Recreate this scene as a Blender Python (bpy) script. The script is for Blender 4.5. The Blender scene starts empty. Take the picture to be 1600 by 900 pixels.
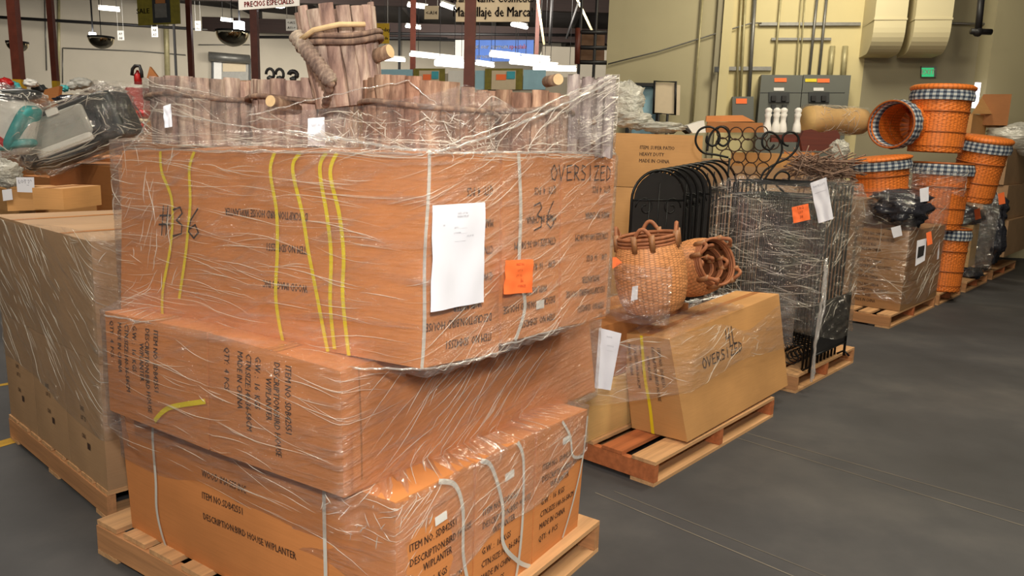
import bpy, math, random
from math import sin, cos, pi, radians, sqrt, atan2, hypot
from mathutils import Vector as V, Matrix, noise
random.seed(7)
SC = bpy.context.scene
COL = SC.collection
# ------------------------------------------------------------------ camera
FPX, PITCH, ROLL, CH = 1200.0, radians(10.5), radians(1.8), 1.64
CAMP = V((0, 0, CH))
FW = V((0, cos(PITCH), -sin(PITCH))); R0 = V((1, 0, 0)); U0 = R0.cross(FW)
CR = R0*cos(ROLL) + U0*sin(ROLL); CU = U0*cos(ROLL) - R0*sin(ROLL)
cd = bpy.data.cameras.new('camera'); cam = bpy.data.objects.new('camera', cd); COL.objects.link(cam)
cd.sensor_width = 36; cd.lens = FPX*36/1600; cd.clip_start = .05; cd.clip_end = 200
m = Matrix((CR, CU, -FW)).transposed().to_4x4(); m.translation = CAMP
cam.matrix_world = m
SC.camera = cam
# ------------------------------------------------------------------ world, lamps, exposure
SC.view_settings.view_transform = 'Standard'; SC.view_settings.look = 'None'
SC.view_settings.gamma = 1; SC.view_settings.use_curve_mapping = False
SC.view_settings.exposure = 0.0
W = bpy.data.worlds.new('warehouse_air'); SC.world = W; W.use_nodes = True
W.node_tree.nodes['Background'].inputs[0].default_value = (.9, .85, .8, 1)
W.node_tree.nodes['Background'].inputs[1].default_value = .17
def area(name, loc, tgt, size, power, col=(1, .93, .82), sy=None):
    d = bpy.data.lights.new(name, 'AREA'); d.size = size; d.energy = power; d.color = col
    if sy: d.shape = 'RECTANGLE'; d.size_y = sy
    o = bpy.data.objects.new(name, d); COL.objects.link(o); o.location = loc
    o.rotation_euler = (V(tgt)-V(loc)).to_track_quat('-Z', 'Y').to_euler()
    return o
area('camera_flash', (.1, -.25, 2.15), (.0, 3.0, .9), .16, 88, (1, .95, .88))
area('ceiling_light_over_aisle', (1.2, 1.0, 5.6), (.4, 3.6, .6), 1.0, 160, (1, .92, .78))
area('ceiling_light_left_aisle', (-3.4, .6, 5.0), (-.8, 2.4, 1.2), .5, 110, (1, .9, .7))
area('ceiling_light_right_aisle', (3.6, 2.6, 5.2), (2.2, 5.2, .8), .5, 130, (1, .88, .62))
area('ceiling_light_over_rows', (4.2, 6.0, 5.8), (4.2, 6.6, 0), 1.6, 210, (1, .9, .72))
area('ceiling_light_left_rows', (-5, 6.5, 5.8), (-5, 7.5, 0), 2.0, 300, (1, .93, .82))
area('ceiling_light_right_wall', (4.4, 11.0, 5.9), (4.6, 14.2, 3.6), 1.5, 190, (1, .92, .74), 1.2)
area('ceiling_light_far_left', (-9, 20, 5.3), (-10, 27, 2.2), 4, 900, (1, .95, .86), 3)
area('ceiling_light_far_middle', (-2, 25, 5.3), (-3, 33, 2.2), 4, 800, (1, .95, .86), 3)
area('added_fill_by_banner', (.5, 17, 5.3), (.5, 23, 2.6), 3, 500, (1, .94, .84), 2)  # unseen fill lamp added to brighten the banner and office block

# ------------------------------------------------------------------ pixel helpers
def ray(u, v): return FW + CR*((u-800)/FPX) - CU*((v-450)/FPX)
def PZ(u, v, z):
    d = ray(u, v); return CAMP + d*((z-CH)/d.z)
def PY(u, v, y):
    d = ray(u, v); return CAMP + d*(y/d.y)
def snap(P, u, v):
    d = ray(u, v).normalized(); P = V(P); return CAMP + d*((P-CAMP).dot(d))
def zfor(x, y, v):   # height at plan point seen on image row v
    a, b = -3.0, 9.0
    for _ in range(40):
        c = (a+b)/2; q = V((x, y, c))-CAMP
        if 450-FPX*q.dot(CU)/q.dot(FW) > v: a = c
        else: b = c
    return (a+b)/2

# ------------------------------------------------------------------ mesh helper
class MB:
    def __init__(s): s.v = []; s.f = []; s.sm = []; s.uv = {}
    def add(s, vs, fs, smooth=False, uvs=None):
        n = len(s.v); s.v += [V(p) for p in vs]
        for i, f in enumerate(fs):
            s.f.append([n+k for k in f]); s.sm.append(smooth)
            if uvs: s.uv[len(s.f)-1] = uvs[i]
        return s
    def hexa(s, c, smooth=False):   # c: bottom 4 then top 4
        return s.add(c, [(3,2,1,0),(4,5,6,7),(0,1,5,4),(1,2,6,5),(2,3,7,6),(3,0,4,7)], smooth)
    def box(s, c, sz, rz=0, M=None):
        x, y, z = [k/2 for k in sz]; R = Matrix.Rotation(rz, 3, 'Z') if M is None else M
        P = [R@V((a*x, b*y, d*z))+V(c) for d in (-1, 1) for a, b in ((-1,-1),(1,-1),(1,1),(-1,1))]
        return s.hexa(P)
    def grid(s, fn, n, m, closeu=False, smooth=True, flip=False, uvf=None):
        vs = [fn(i/n, j/m) for j in range(m+1) for i in range(n if closeu else n+1)]
        w = n if closeu else n+1; fs = []; uvs = []
        for j in range(m):
            for i in range(n):
                a = j*w+i; b = j*w+(i+1) % w if closeu else a+1
                f = (a, b, b+w, a+w); q = [(i/n, j/m), ((i+1)/n, j/m), ((i+1)/n, (j+1)/m), (i/n, (j+1)/m)]
                if flip: f = f[::-1]; q = q[::-1]
                if uvf: q = [uvf(*t) for t in q]
                fs.append(f); uvs.append(q)
        return s.add(vs, fs, smooth, uvs)
    def tube(s, path, r, n=6, close=False, cap=True, smooth=True, uvl=False):
        P = [V(p) for p in path]; k = len(P); vs = []; up = None
        for i, p in enumerate(P):
            if close: t = P[(i+1) % k]-P[i-1]
            else: t = P[min(i+1, k-1)]-P[max(i-1, 0)]
            if t.length < 1e-9: t = V((0, 0, 1))
            t.normalize()
            if up is None: up = V((0, 0, 1)) if abs(t.z) < .9 else V((1, 0, 0))
            a = up - t*up.dot(t)
            if a.length < 1e-6: a = t.orthogonal()
            a.normalize(); up = a; b = t.cross(a); rr = r(i/(k-1)) if callable(r) else r
            vs += [p+a*rr*cos(2*pi*j/n)+b*rr*sin(2*pi*j/n) for j in range(n)]
        fs = []; rows = k if close else k-1
        for i in range(rows):
            for j in range(n):
                A = i*n; B = ((i+1) % k)*n
                fs.append((A+j, A+(j+1) % n, B+(j+1) % n, B+j))
        if cap and not close:
            fs.append(tuple(range(n))[::-1]); fs.append(tuple((k-1)*n+j for j in range(n)))
        return s.add(vs, fs, smooth)
    def lathe(s, prof, M=None, n=32, smooth=True, fn=None, capb=False, capt=False):
        M = M or Matrix.Identity(4); vs = []; k = len(prof)
        for i, (r, z) in enumerate(prof):
            for j in range(n):
                a = 2*pi*j/n; rr = r if fn is None else fn(r, z, a, i)
                vs.append(M@V((rr*cos(a), rr*sin(a), z)))
        fs = []; uvs = []
        for i in range(k-1):
            for j in range(n):
                fs.append((i*n+j, i*n+(j+1) % n, (i+1)*n+(j+1) % n, (i+1)*n+j))
                u0, u1, a, b = j/n, (j+1)/n, i/(k-1), (i+1)/(k-1)
                uvs.append([(u0, a), (u1, a), (u1, b), (u0, b)])
        if capb: fs.append(tuple(range(n))[::-1]); uvs.append([(0, 0)]*n)
        if capt: fs.append(tuple((k-1)*n+j for j in range(n))); uvs.append([(0, 0)]*n)
        return s.add(vs, fs, smooth, uvs)
    def blob(s, c, sz, seed=0, amp=.15, fr=2.0, n=20, m=12, M=None):
        c = V(c); M = M or Matrix.Identity(3)
        def f(u, v):
            a = 2*pi*u; b = pi*(v-.5); d = V((cos(a)*cos(b), sin(a)*cos(b), sin(b)))
            k = 1+amp*noise.noise(d*fr+V((seed*7.1, seed*3.3, 0)))+amp*.4*noise.noise(d*fr*3+V((seed, 0, 9)))
            return c+M@V((d.x*sz[0]*k, d.y*sz[1]*k, d.z*sz[2]*k))
        return s.grid(f, n, m, closeu=True)
    def build(s, name, mat, parent=None, label=None, local=False):
        me = bpy.data.meshes.new(name); vs = s.v
        if parent is not None and not local:
            o0 = ORG.get(parent, V((0, 0, 0))); vs = [p-o0 for p in vs]
        me.from_pydata([tuple(p) for p in vs], [], s.f)
        me.polygons.foreach_set('use_smooth', s.sm)
        if s.uv:
            L = me.uv_layers.new(name='UV')
            for pi_, q in s.uv.items():
                for li, t in zip(me.polygons[pi_].loop_indices, q): L.data[li].uv = t
        me.materials.append(mat); me.update()
        o = bpy.data.objects.new(name, me); COL.objects.link(o)
        if parent is not None:
            o.parent = parent; ORG[o] = ORG.get(parent, V((0, 0, 0))) if not local else V((0, 0, 0))
        if label: o['label'] = label
        return o
ORG = {}
def thing(name, label, cat, loc=(0, 0, 0), rz=0, group=None):
    o = bpy.data.objects.new(name, None); COL.objects.link(o); o.location = loc; o.rotation_euler = (0, 0, rz)
    o.empty_display_size = .1
    ORG[o] = V(loc); o['label'] = label; o['category'] = cat
    if group: o['group'] = group
    return o
def tag(o, label, cat, group=None, kind=None):
    o['label'] = label; o['category'] = cat
    if group: o['group'] = group
    if kind: o['kind'] = kind
    return o
def structure(o, label=None):
    o['kind'] = 'structure'
    if label: o['label'] = label; 
    return o
def copy_tree(o, label, loc, rz, M=None):
    c = o.copy(); COL.objects.link(c); c.location = loc; c.rotation_euler = (0, 0, rz); c['label'] = label
    def rec(a, b):
        for ch in list(a.children):
            d = ch.copy(); COL.objects.link(d); d.parent = b
            rec(ch, d)
    rec(o, c)
    return c
# ------------------------------------------------------------------ materials
def srgb(r, g, b):
    f = lambda c: (c/255/12.92) if c/255 <= .04045 else ((c/255+.055)/1.055)**2.4
    return (f(r), f(g), f(b), 1)
class NT:
    def __init__(s, name):
        s.m = bpy.data.materials.new(name); s.m.use_nodes = True; s.t = s.m.node_tree
        s.n = s.t.nodes; s.b = s.n['Principled BSDF']; s.o = s.n['Material Output']
    def new(s, ty, **k):
        n = s.n.new(ty)
        for a, b in k.items():
            if a.startswith('i_'): n.inputs[a[2:].replace('_', ' ')].default_value = b
            else: setattr(n, a, b)
        return n
    def link(s, a, b): s.t.links.new(a, b)
    def coord(s, kind='Object', scale=(1, 1, 1), rot=(0, 0, 0)):
        c = s.new('ShaderNodeTexCoord'); mp = s.new('ShaderNodeMapping')
        mp.inputs['Scale'].default_value = scale; mp.inputs['Rotation'].default_value = rot
        s.link(c.outputs[kind], mp.inputs[0]); return mp.outputs[0]
    def noise(s, vec, scale, detail=4, rough=.55):
        n = s.new('ShaderNodeTexNoise'); n.inputs['Scale'].default_value = scale
        n.inputs['Detail'].default_value = detail; n.inputs['Roughness'].default_value = rough
        s.link(vec, n.inputs['Vector']); return n.outputs['Fac']
    def ramp(s, fac, stops):
        r = s.new('ShaderNodeValToRGB'); e = r.color_ramp.elements
        while len(e) < len(stops): e.new(.5)
        for q, (p, c) in zip(e, stops): q.position = p; q.color = c if len(c) == 4 else (*c, 1)
        s.link(fac, r.inputs[0]); return r.outputs[0]
    def bump(s, h, strength=.3, dist=.01):
        b = s.new('ShaderNodeBump'); b.inputs['Strength'].default_value = strength; b.inputs['Distance'].default_value = dist
        s.link(h, b.inputs['Height']); return b.outputs[0]
    def math(s, op, a, b=None):
        n = s.new('ShaderNodeMath', operation=op)
        for i, q in enumerate((a, b)):
            if q is None: continue
            if isinstance(q, (int, float)): n.inputs[i].default_value = q
            else: s.link(q, n.inputs[i])
        return n.outputs[0]
def plain(name, c, rough=.6, metal=0, var=.12, scale=12, bump=.0, spec=.4):
    t = NT(name); v = t.coord(); f = t.noise(v, scale)
    a = tuple(x*(1-var) for x in c[:3]); b = tuple(min(1, x*(1+var)) for x in c[:3])
    t.link(t.ramp(f, [(.3, a), (.7, b)]), t.b.inputs['Base Color'])
    t.b.inputs['Roughness'].default_value = rough; t.b.inputs['Metallic'].default_value = metal
    t.b.inputs['Specular IOR Level'].default_value = spec
    if bump: t.link(t.bump(f, bump), t.b.inputs['Normal'])
    return t.m
def cardboard(name, c, rough=.62, scr=.35):
    t = NT(name); v = t.coord()
    f = t.noise(v, 2.2, 3); g = t.noise(t.coord(scale=(1, 1, 30)), 6, 2)
    a = [x*.86 for x in c[:3]]; b = [min(1, x*1.1) for x in c[:3]]
    base = t.ramp(f, [(.3, a), (.7, b)])
    mx = t.new('ShaderNodeMixRGB', blend_type='MULTIPLY'); mx.inputs[0].default_value = scr
    t.link(base, mx.inputs[1]); t.link(t.ramp(g, [(.3, (.8, .78, .76)), (.6, (1, 1, 1))]), mx.inputs[2])
    t.link(mx.outputs[0], t.b.inputs['Base Color']); t.b.inputs['Roughness'].default_value = rough
    t.link(t.bump(t.noise(v, 5, 4), .15, .02), t.b.inputs['Normal'])
    t.b.inputs['Specular IOR Level'].default_value = .3
    return t.m
def emit(name, c, s):
    t = NT(name); t.b.inputs['Base Color'].default_value = c; t.b.inputs['Emission Color'].default_value = c
    t.b.inputs['Emission Strength'].default_value = s; return t.m
def film_mat(name, tint=(.72, .69, .74), base=.10, streak=.34, rot=.06, su=3, sv=46, rough=.12, white=.35, rot2=.5, bd=.03):
    # clear stretch film: mostly see-through, milky where it bunches, shiny ridges
    t = NT(name)
    def rs(phi, a, b):
        c = t.coord('UV', (1, 1, 1), (0, 0, -phi)); mp = t.new('ShaderNodeMapping'); mp.inputs['Scale'].default_value = (a, b, 1); t.link(c, mp.inputs[0]); return mp.outputs[0]
    uv = rs(rot, su, sv); uv2 = rs(rot2, su*.8, sv*.6)
    uv3 = t.coord('UV', (2.2, 3.2, 1))
    n1 = t.noise(uv, 1.0, 5, .6); n2 = t.noise(uv2, 1.0, 4, .6); n3 = t.noise(uv3, 2.0, 3, .5)
    s1 = t.ramp(n1, [(.50, (0, 0, 0)), (.78, (1, 1, 1))]); s2 = t.ramp(n2, [(.52, (0, 0, 0)), (.8, (1, 1, 1))])
    s3 = t.ramp(n3, [(.35, (.25, .25, .25)), (.68, (1, 1, 1))])
    st = t.math('MAXIMUM', s1, s2); st = t.math('MULTIPLY', st, s3)
    fac = t.math('ADD', t.math('MULTIPLY', st, streak), base)
    h = t.math('ADD', n1, t.math('MULTIPLY', n2, .8)); h = t.math('ADD', h, t.math('MULTIPLY', n3, 1.5))
    n4 = t.noise(rs(rot*.5+rot2*.5, su*3.5, sv*1.6), 1.0, 3, .6); h = t.math('ADD', h, t.math('MULTIPLY', n4, .7)); nor = t.bump(h, 1.0, bd)
    lw = t.new('ShaderNodeLayerWeight'); lw.inputs[0].default_value = .35; t.link(nor, lw.inputs['Normal'])
    fac = t.math('ADD', fac, t.math('MULTIPLY', lw.outputs['Fresnel'], .18)); fac = t.math('MINIMUM', fac, .9)
    tr = t.new('ShaderNodeBsdfTransparent'); tr.inputs[0].default_value = (.985, .98, .975, 1)
    df = t.new('ShaderNodeBsdfDiffuse'); df.inputs[0].default_value = (*tint, 1)
    gl = t.new('ShaderNodeBsdfGlossy'); gl.inputs['Roughness'].default_value = rough; gl.inputs[0].default_value = (1, .98, .94, 1)
    t.link(nor, gl.inputs['Normal']); t.link(nor, df.inputs['Normal'])
    m1 = t.new('ShaderNodeMixShader'); m1.inputs[0].default_value = white; t.link(gl.outputs[0], m1.inputs[1]); t.link(df.outputs[0], m1.inputs[2])
    m2 = t.new('ShaderNodeMixShader'); t.link(fac, m2.inputs[0]); t.link(tr.outputs[0], m2.inputs[1]); t.link(m1.outputs[0], m2.inputs[2])
    t.link(m2.outputs[0], t.o.inputs['Surface']); return t.m
def bark_mat(name, c1, c2, c3, tone=False):
    t = NT(name); v = t.coord(scale=(1, 1, .18)); f = t.noise(v, 38, 6, .65); g = t.noise(t.coord(scale=(1, 1, .4)), 9, 3)
    a = t.ramp(f, [(.32, c1), (.5, c2), (.68, c3)])
    mx = t.new('ShaderNodeMixRGB', blend_type='MULTIPLY'); mx.inputs[0].default_value = .8
    t.link(a, mx.inputs[1]); t.link(t.ramp(g, [(.35, (.66, .56, .54)), (.5, (.95, .9, .88)), (.62, (1, 1, .98))]), mx.inputs[2])
    out = mx.outputs[0]
    if tone:
        sp = t.new('ShaderNodeSeparateXYZ'); c = t.new('ShaderNodeTexCoord'); t.link(c.outputs['UV'], sp.inputs[0])
        m2 = t.new('ShaderNodeMixRGB', blend_type='MULTIPLY'); m2.inputs[0].default_value = .85; t.link(out, m2.inputs[1])
        t.link(t.ramp(sp.outputs[0], [(0, (.66, .64, .56)), (.25, (1, .86, .80)), (.5, (.76, .66, .64)), (.75, (1.0, .98, .9)), (1, (.9, .72, .64))]), m2.inputs[2]); out = m2.outputs[0]
    t.link(out, t.b.inputs['Base Color']); t.b.inputs['Roughness'].default_value = .9
    t.link(t.bump(f, .8, .006), t.b.inputs['Normal']); return t.m
def wood_mat(name, c, along='x', var=.25):
    t = NT(name); sc = {'x': (.25, 6, 6), 'y': (6, .25, 6), 'z': (6, 6, .25)}[along]
    f = t.noise(t.coord(scale=sc), 5, 5, .6)
    a = [x*(1-var) for x in c[:3]]; b = [min(1, x*(1+var)) for x in c[:3]]
    t.link(t.ramp(f, [(.3, a), (.7, b)]), t.b.inputs['Base Color']); t.b.inputs['Roughness'].default_value = .75
    t.link(t.bump(f, .3, .004), t.b.inputs['Normal']); return t.m
def gingham_mat(name):
    t = NT(name); c = t.new('ShaderNodeTexCoord'); sp = t.new('ShaderNodeSeparateXYZ'); t.link(c.outputs['UV'], sp.inputs[0])
    a = t.math('GREATER_THAN', t.math('FRACT', t.math('MULTIPLY', sp.outputs[0], 30)), .5)
    b = t.math('GREATER_THAN', t.math('FRACT', t.math('MULTIPLY', sp.outputs[1], 5)), .5)
    s = t.math('MULTIPLY', t.math('ADD', a, b), .5)
    t.link(t.ramp(s, [(0, srgb(180, 182, 180)), (.5, srgb(100, 110, 122)), (1, srgb(38, 46, 64))]), t.b.inputs['Base Color'])
    t.b.inputs['Roughness'].default_value = .9; return t.m
def wicker_mat(name, c, rows=34, cols=22):
    t = NT(name); v = t.coord('UV', (cols*2, rows, 1)); f = t.noise(v, .9, 3)
    sp = t.new('ShaderNodeSeparateXYZ'); c0 = t.new('ShaderNodeTexCoord'); t.link(c0.outputs['UV'], sp.inputs[0])
    sx = t.math('SINE', t.math('MULTIPLY', sp.outputs[0], 2*pi*cols)); par = t.math('MULTIPLY', t.math('GREATER_THAN', sx, 0), .5)
    wy = t.math('ABSOLUTE', t.math('SINE', t.math('MULTIPLY', t.math('ADD', t.math('MULTIPLY', sp.outputs[1], rows), par), pi)))
    wv = t.math('MULTIPLY', t.math('POWER', wy, .6), t.math('POWER', t.math('ABSOLUTE', sx), .35))
    g = t.noise(t.coord(scale=(1, 1, 6)), 20, 3)
    s = t.math('ADD', t.math('MULTIPLY', t.math('ADD', t.math('MULTIPLY', f, .5), t.math('MULTIPLY', g, .5)), .55), t.math('MULTIPLY', wv, .30))
    t.link(t.ramp(s, [(.28, [x*.45 for x in c[:3]]), (.5, c), (.62, [min(1, x*1.35) for x in c[:3]])]), t.b.inputs['Base Color'])
    t.b.inputs['Roughness'].default_value = .5; t.link(t.bump(s, .5, .004), t.b.inputs['Normal']); return t.m
M = {}
M['card'] = cardboard('orange_brown_cardboard', srgb(204, 132, 76))
M['card_tan'] = cardboard('tan_cardboard', srgb(196, 146, 92))
M['card_grey'] = cardboard('greyish_cardboard', srgb(176, 140, 104))
M['card_pale'] = cardboard('pale_cardboard', srgb(214, 176, 116))
M['card_dark'] = cardboard('brown_cardboard', srgb(160, 104, 58))
M['card_red'] = cardboard('reddish_printed_carton', srgb(150, 60, 50))
M['card_green'] = cardboard('olive_printed_carton', srgb(100, 95, 70))
M['tape'] = plain('packing_tape', srgb(190, 128, 76), .25, var=.05)
M['ink'] = plain('black_print_ink', srgb(62, 42, 32), .7, var=.2)
M['marker'] = plain('black_marker', srgb(38, 24, 20), .5)
M['yellow'] = plain('yellow_strapping', srgb(228, 205, 40), .35, var=.05)
M['white_strap'] = plain('white_woven_strapping', srgb(205, 200, 190), .5, var=.08)
M['paper'] = plain('white_paper', srgb(222, 222, 230), .7, var=.02, scale=3)
M['faint_ink'] = plain('grey_print', srgb(140, 140, 150), .7)
M['orange'] = plain('fluorescent_orange_paper', srgb(255, 120, 60), .6, var=.03)
M['red_ink'] = plain('dark_red_print', srgb(150, 40, 20), .7)
M['wood'] = wood_mat('pale_pallet_wood', srgb(196, 150, 104), 'x')
M['wood2'] = wood_mat('raw_pallet_wood', srgb(180, 128, 84), 'y')
M['wood_red'] = wood_mat('reddish_pallet_wood', srgb(176, 102, 58), 'x')
M['bark'] = bark_mat('grey_pink_bark', srgb(118, 100, 96), srgb(168, 148, 138), srgb(208, 194, 180), True)
M['bark2'] = bark_mat('brown_bark', srgb(104, 82, 68), srgb(154, 122, 102), srgb(198, 170, 146), True)
M['bark_grey'] = bark_mat('grey_board_bark', srgb(110, 98, 98), srgb(150, 138, 136), srgb(190, 180, 172))
M['endgrain'] = plain('pale_end_grain', srgb(204, 172, 128), .8, scale=40)
M['twig'] = bark_mat('twig_hoop', srgb(80, 62, 54), srgb(122, 98, 84), srgb(160, 132, 110))
M['film'] = film_mat('clear_stretch_film', tint=(.74, .69, .70), base=.115, streak=.46, bd=.04, white=.36, rough=.1)
M['film_top'] = film_mat('crumpled_clear_film', base=.09, streak=.5, rot=.5, rot2=-.6, su=5, sv=12, rough=.10, white=.3, bd=.06)
M['film_dark'] = film_mat('clear_film_on_iron', tint=(.6, .58, .52), base=.12, streak=.55, rot=.15, rot2=-.7, su=4, sv=22, rough=.1, white=.18, bd=.06)
M['film_far'] = film_mat('clear_film_far', base=.08, streak=.42, rot=.3, rot2=-.5, su=3, sv=14, rough=.12, white=.3, bd=.08)
M['rope'] = film_mat('bunched_film', tint=(.85, .82, .78), base=.35, streak=.5, su=2, sv=6, rough=.1, white=.45)
t = NT('film_glint_crease'); t.b.inputs['Base Color'].default_value = (.78, .72, .62, 1); t.b.inputs['Roughness'].default_value = .14; t.b.inputs['Specular IOR Level'].default_value = 1; t.b.inputs['Alpha'].default_value = .36; M['glint_crease'] = t.m  # pale warm colour on film folds, standing in for highlights
M['iron'] = plain('black_wrought_iron', srgb(34, 34, 34), .38, .6, var=.2)
M['iron_b'] = plain('brown_wrought_iron', srgb(66, 46, 34), .4, .5, var=.2)
M['wicker'] = wicker_mat('honey_wicker', srgb(206, 140, 88))
M['wicker_o'] = wicker_mat('orange_wicker', srgb(222, 120, 44))
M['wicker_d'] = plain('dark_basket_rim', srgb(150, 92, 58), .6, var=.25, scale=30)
M['gingham'] = gingham_mat('blue_gingham_cloth')
M['column'] = plain('dark_red_painted_steel', srgb(92, 42, 28), .5, var=.15)
M['column_yellow'] = plain('yellow_painted_steel', srgb(190, 150, 30), .5)
M['black'] = plain('black_steel', srgb(30, 28, 28), .5)
M['steel'] = plain('grey_steel', srgb(120, 118, 112), .4, .5)
M['panelgrey'] = plain('grey_green_switchgear_paint', srgb(98, 100, 92), .5, var=.05, scale=2)
M['duct'] = plain('cream_painted_duct', srgb(212, 200, 160), .6, var=.03, scale=1)
M['pipe'] = plain('painted_conduit', srgb(170, 160, 120), .45, .2)
M['tube'] = emit('fluorescent_tube', (1, .97, .88, 1), 5)
M['lamp'] = emit('bright_lamp_globe', (.95, .97, 1, 1), 18)
M['exit'] = emit('green_exit_face', (.03, .42, .16, 1), .9)
M['red'] = plain('red_plastic', srgb(170, 30, 28), .4)
M['teal'] = plain('teal_print', srgb(70, 160, 160), .5)
M['white'] = plain('white_plastic', srgb(225, 222, 215), .5, var=.04)
M['grey'] = plain('light_grey_plastic', srgb(170, 168, 160), .4, var=.05)
M['darkgrey'] = plain('charcoal_plastic', srgb(48, 50, 50), .4)
M['mahogany'] = wood_mat('dark_red_wood', srgb(88, 34, 20), 'x')
M['plastic_bag'] = film_mat('white_plastic_bag', tint=(.8, .78, .68), base=.62, streak=.35, su=6, sv=8, rough=.2, white=.75, bd=.05)
M['blue'] = plain('blue_banner_vinyl', srgb(70, 110, 190), .6, var=.1, scale=2)
M['skyblue'] = plain('pale_blue_panel', srgb(150, 190, 205), .6, var=.04)
M['cream'] = plain('cream_sign_board', srgb(206, 188, 158), .7, var=.03)
M['mirror'] = plain('convex_mirror_glass', srgb(215, 205, 175), .06, 1.0, var=.1)
# ------------------------------------------------------------------ text
_tc = {}
def text_mesh(s, size):
    if s not in _tc:
        c = bpy.data.curves.new('t', 'FONT'); c.body = s; c.size = 1; c.align_x = 'LEFT'; c.resolution_u = 1
        o = bpy.data.objects.new('t', c); COL.objects.link(o)
        dg = bpy.context.evaluated_depsgraph_get(); e = o.evaluated_get(dg); me = e.to_mesh()
        vs = [(v.co.x, v.co.y) for v in me.vertices]; fs = [tuple(p.vertices) for p in me.polygons]
        w = max([x for x, y in vs] or [0]); e.to_mesh_clear(); bpy.data.objects.remove(o); bpy.data.curves.remove(c)
        _tc[s] = (vs, fs, w)
    vs, fs, w = _tc[s]
    return [(x*size, y*size) for x, y in vs], fs, w*size
def put_text(mb, s, size, fn, x0, y0, ang=0, sx=1.0, bold=0, align='l', ssx=0):
    vs, fs, w = text_mesh(s, size); c, d = cos(ang), sin(ang)
    ox = {'l': 0, 'c': -w*sx/2, 'r': -w*sx}[align]
    for b in ([0] if not bold else [-bold, 0, bold]):
        P = []
        for x, y in vs:
            x = x*sx+ox+b
            P.append(fn(x0+x*c-y*d, y0+x*d+y*c))
        mb.add(P, fs)
STROKES = {'#': [[(.3, 0), (.42, 1)], [(.62, 0), (.75, 1)], [(.1, .35), (.9, .4)], [(.15, .66), (.95, .7)]],
 '3': [[(.1, .9), (.6, 1), (.75, .8), (.35, .55), (.75, .4), (.7, .1), (.1, 0)]],
 '6': [[(.75, 1), (.3, .6), (.15, .2), (.5, 0), (.8, .2), (.6, .45), (.2, .3)]],
 '4': [[(.2, 1), (.1, .45), (.8, .5)], [(.7, 1), (.6, 0)]],
 'O': [[(.5, 1), (.1, .6), (.2, .1), (.6, 0), (.9, .5), (.5, 1)]], 'V': [[(.1, 1), (.4, 0), (.9, 1)]],
 'E': [[(.85, 1), (.2, .95), (.15, 0), (.85, .05)], [(.18, .5), (.7, .55)]], 'R': [[(.15, 0), (.2, 1), (.75, .85), (.6, .5), (.2, .48), (.85, 0)]],
 'S': [[(.8, .9), (.3, 1), (.2, .65), (.75, .4), (.6, .05), (.1, .05)]], 'I': [[(.5, 1), (.45, 0)]],
 'Z': [[(.1, .95), (.85, 1), (.15, 0), (.9, .05)]], 'D': [[(.2, 0), (.2, 1), (.8, .7), (.75, .2), (.2, 0)]],
 'L': [[(.2, 1), (.15, .05), (.8, 0)]], 'B': [[(.2, 0), (.2, 1), (.7, .85), (.25, .55), (.8, .3), (.2, 0)]], ' ': []}
def ribbon(mb, pts, w, fn):
    for i in range(len(pts)-1):
        a, b = V(pts[i]), V(pts[i+1]); d = (b-a)
        if d.length < 1e-6: continue
        d.normalize(); n = V((-d.y, d.x))*w/2; a = a-d*w*.4; b = b+d*w*.4
        k = max(1, int((b-a).length/.04)); 
        for j in range(k):
            p, q = a.lerp(b, j/k), a.lerp(b, (j+1)/k)
            mb.add([fn(*(p-n)), fn(*(q-n)), fn(*(q+n)), fn(*(p+n))], [(0, 1, 2, 3)])
def hand(mb, s, size, fn, x0, y0, w=.005, asp=.7, slope=0):
    for k, ch in enumerate(s):
        for st in STROKES[ch]:
            ribbon(mb, [(x0+(k*1.05+px)*size*asp, y0+py*size+slope*(k+px)*size) for px, py in st], w, fn)
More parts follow.
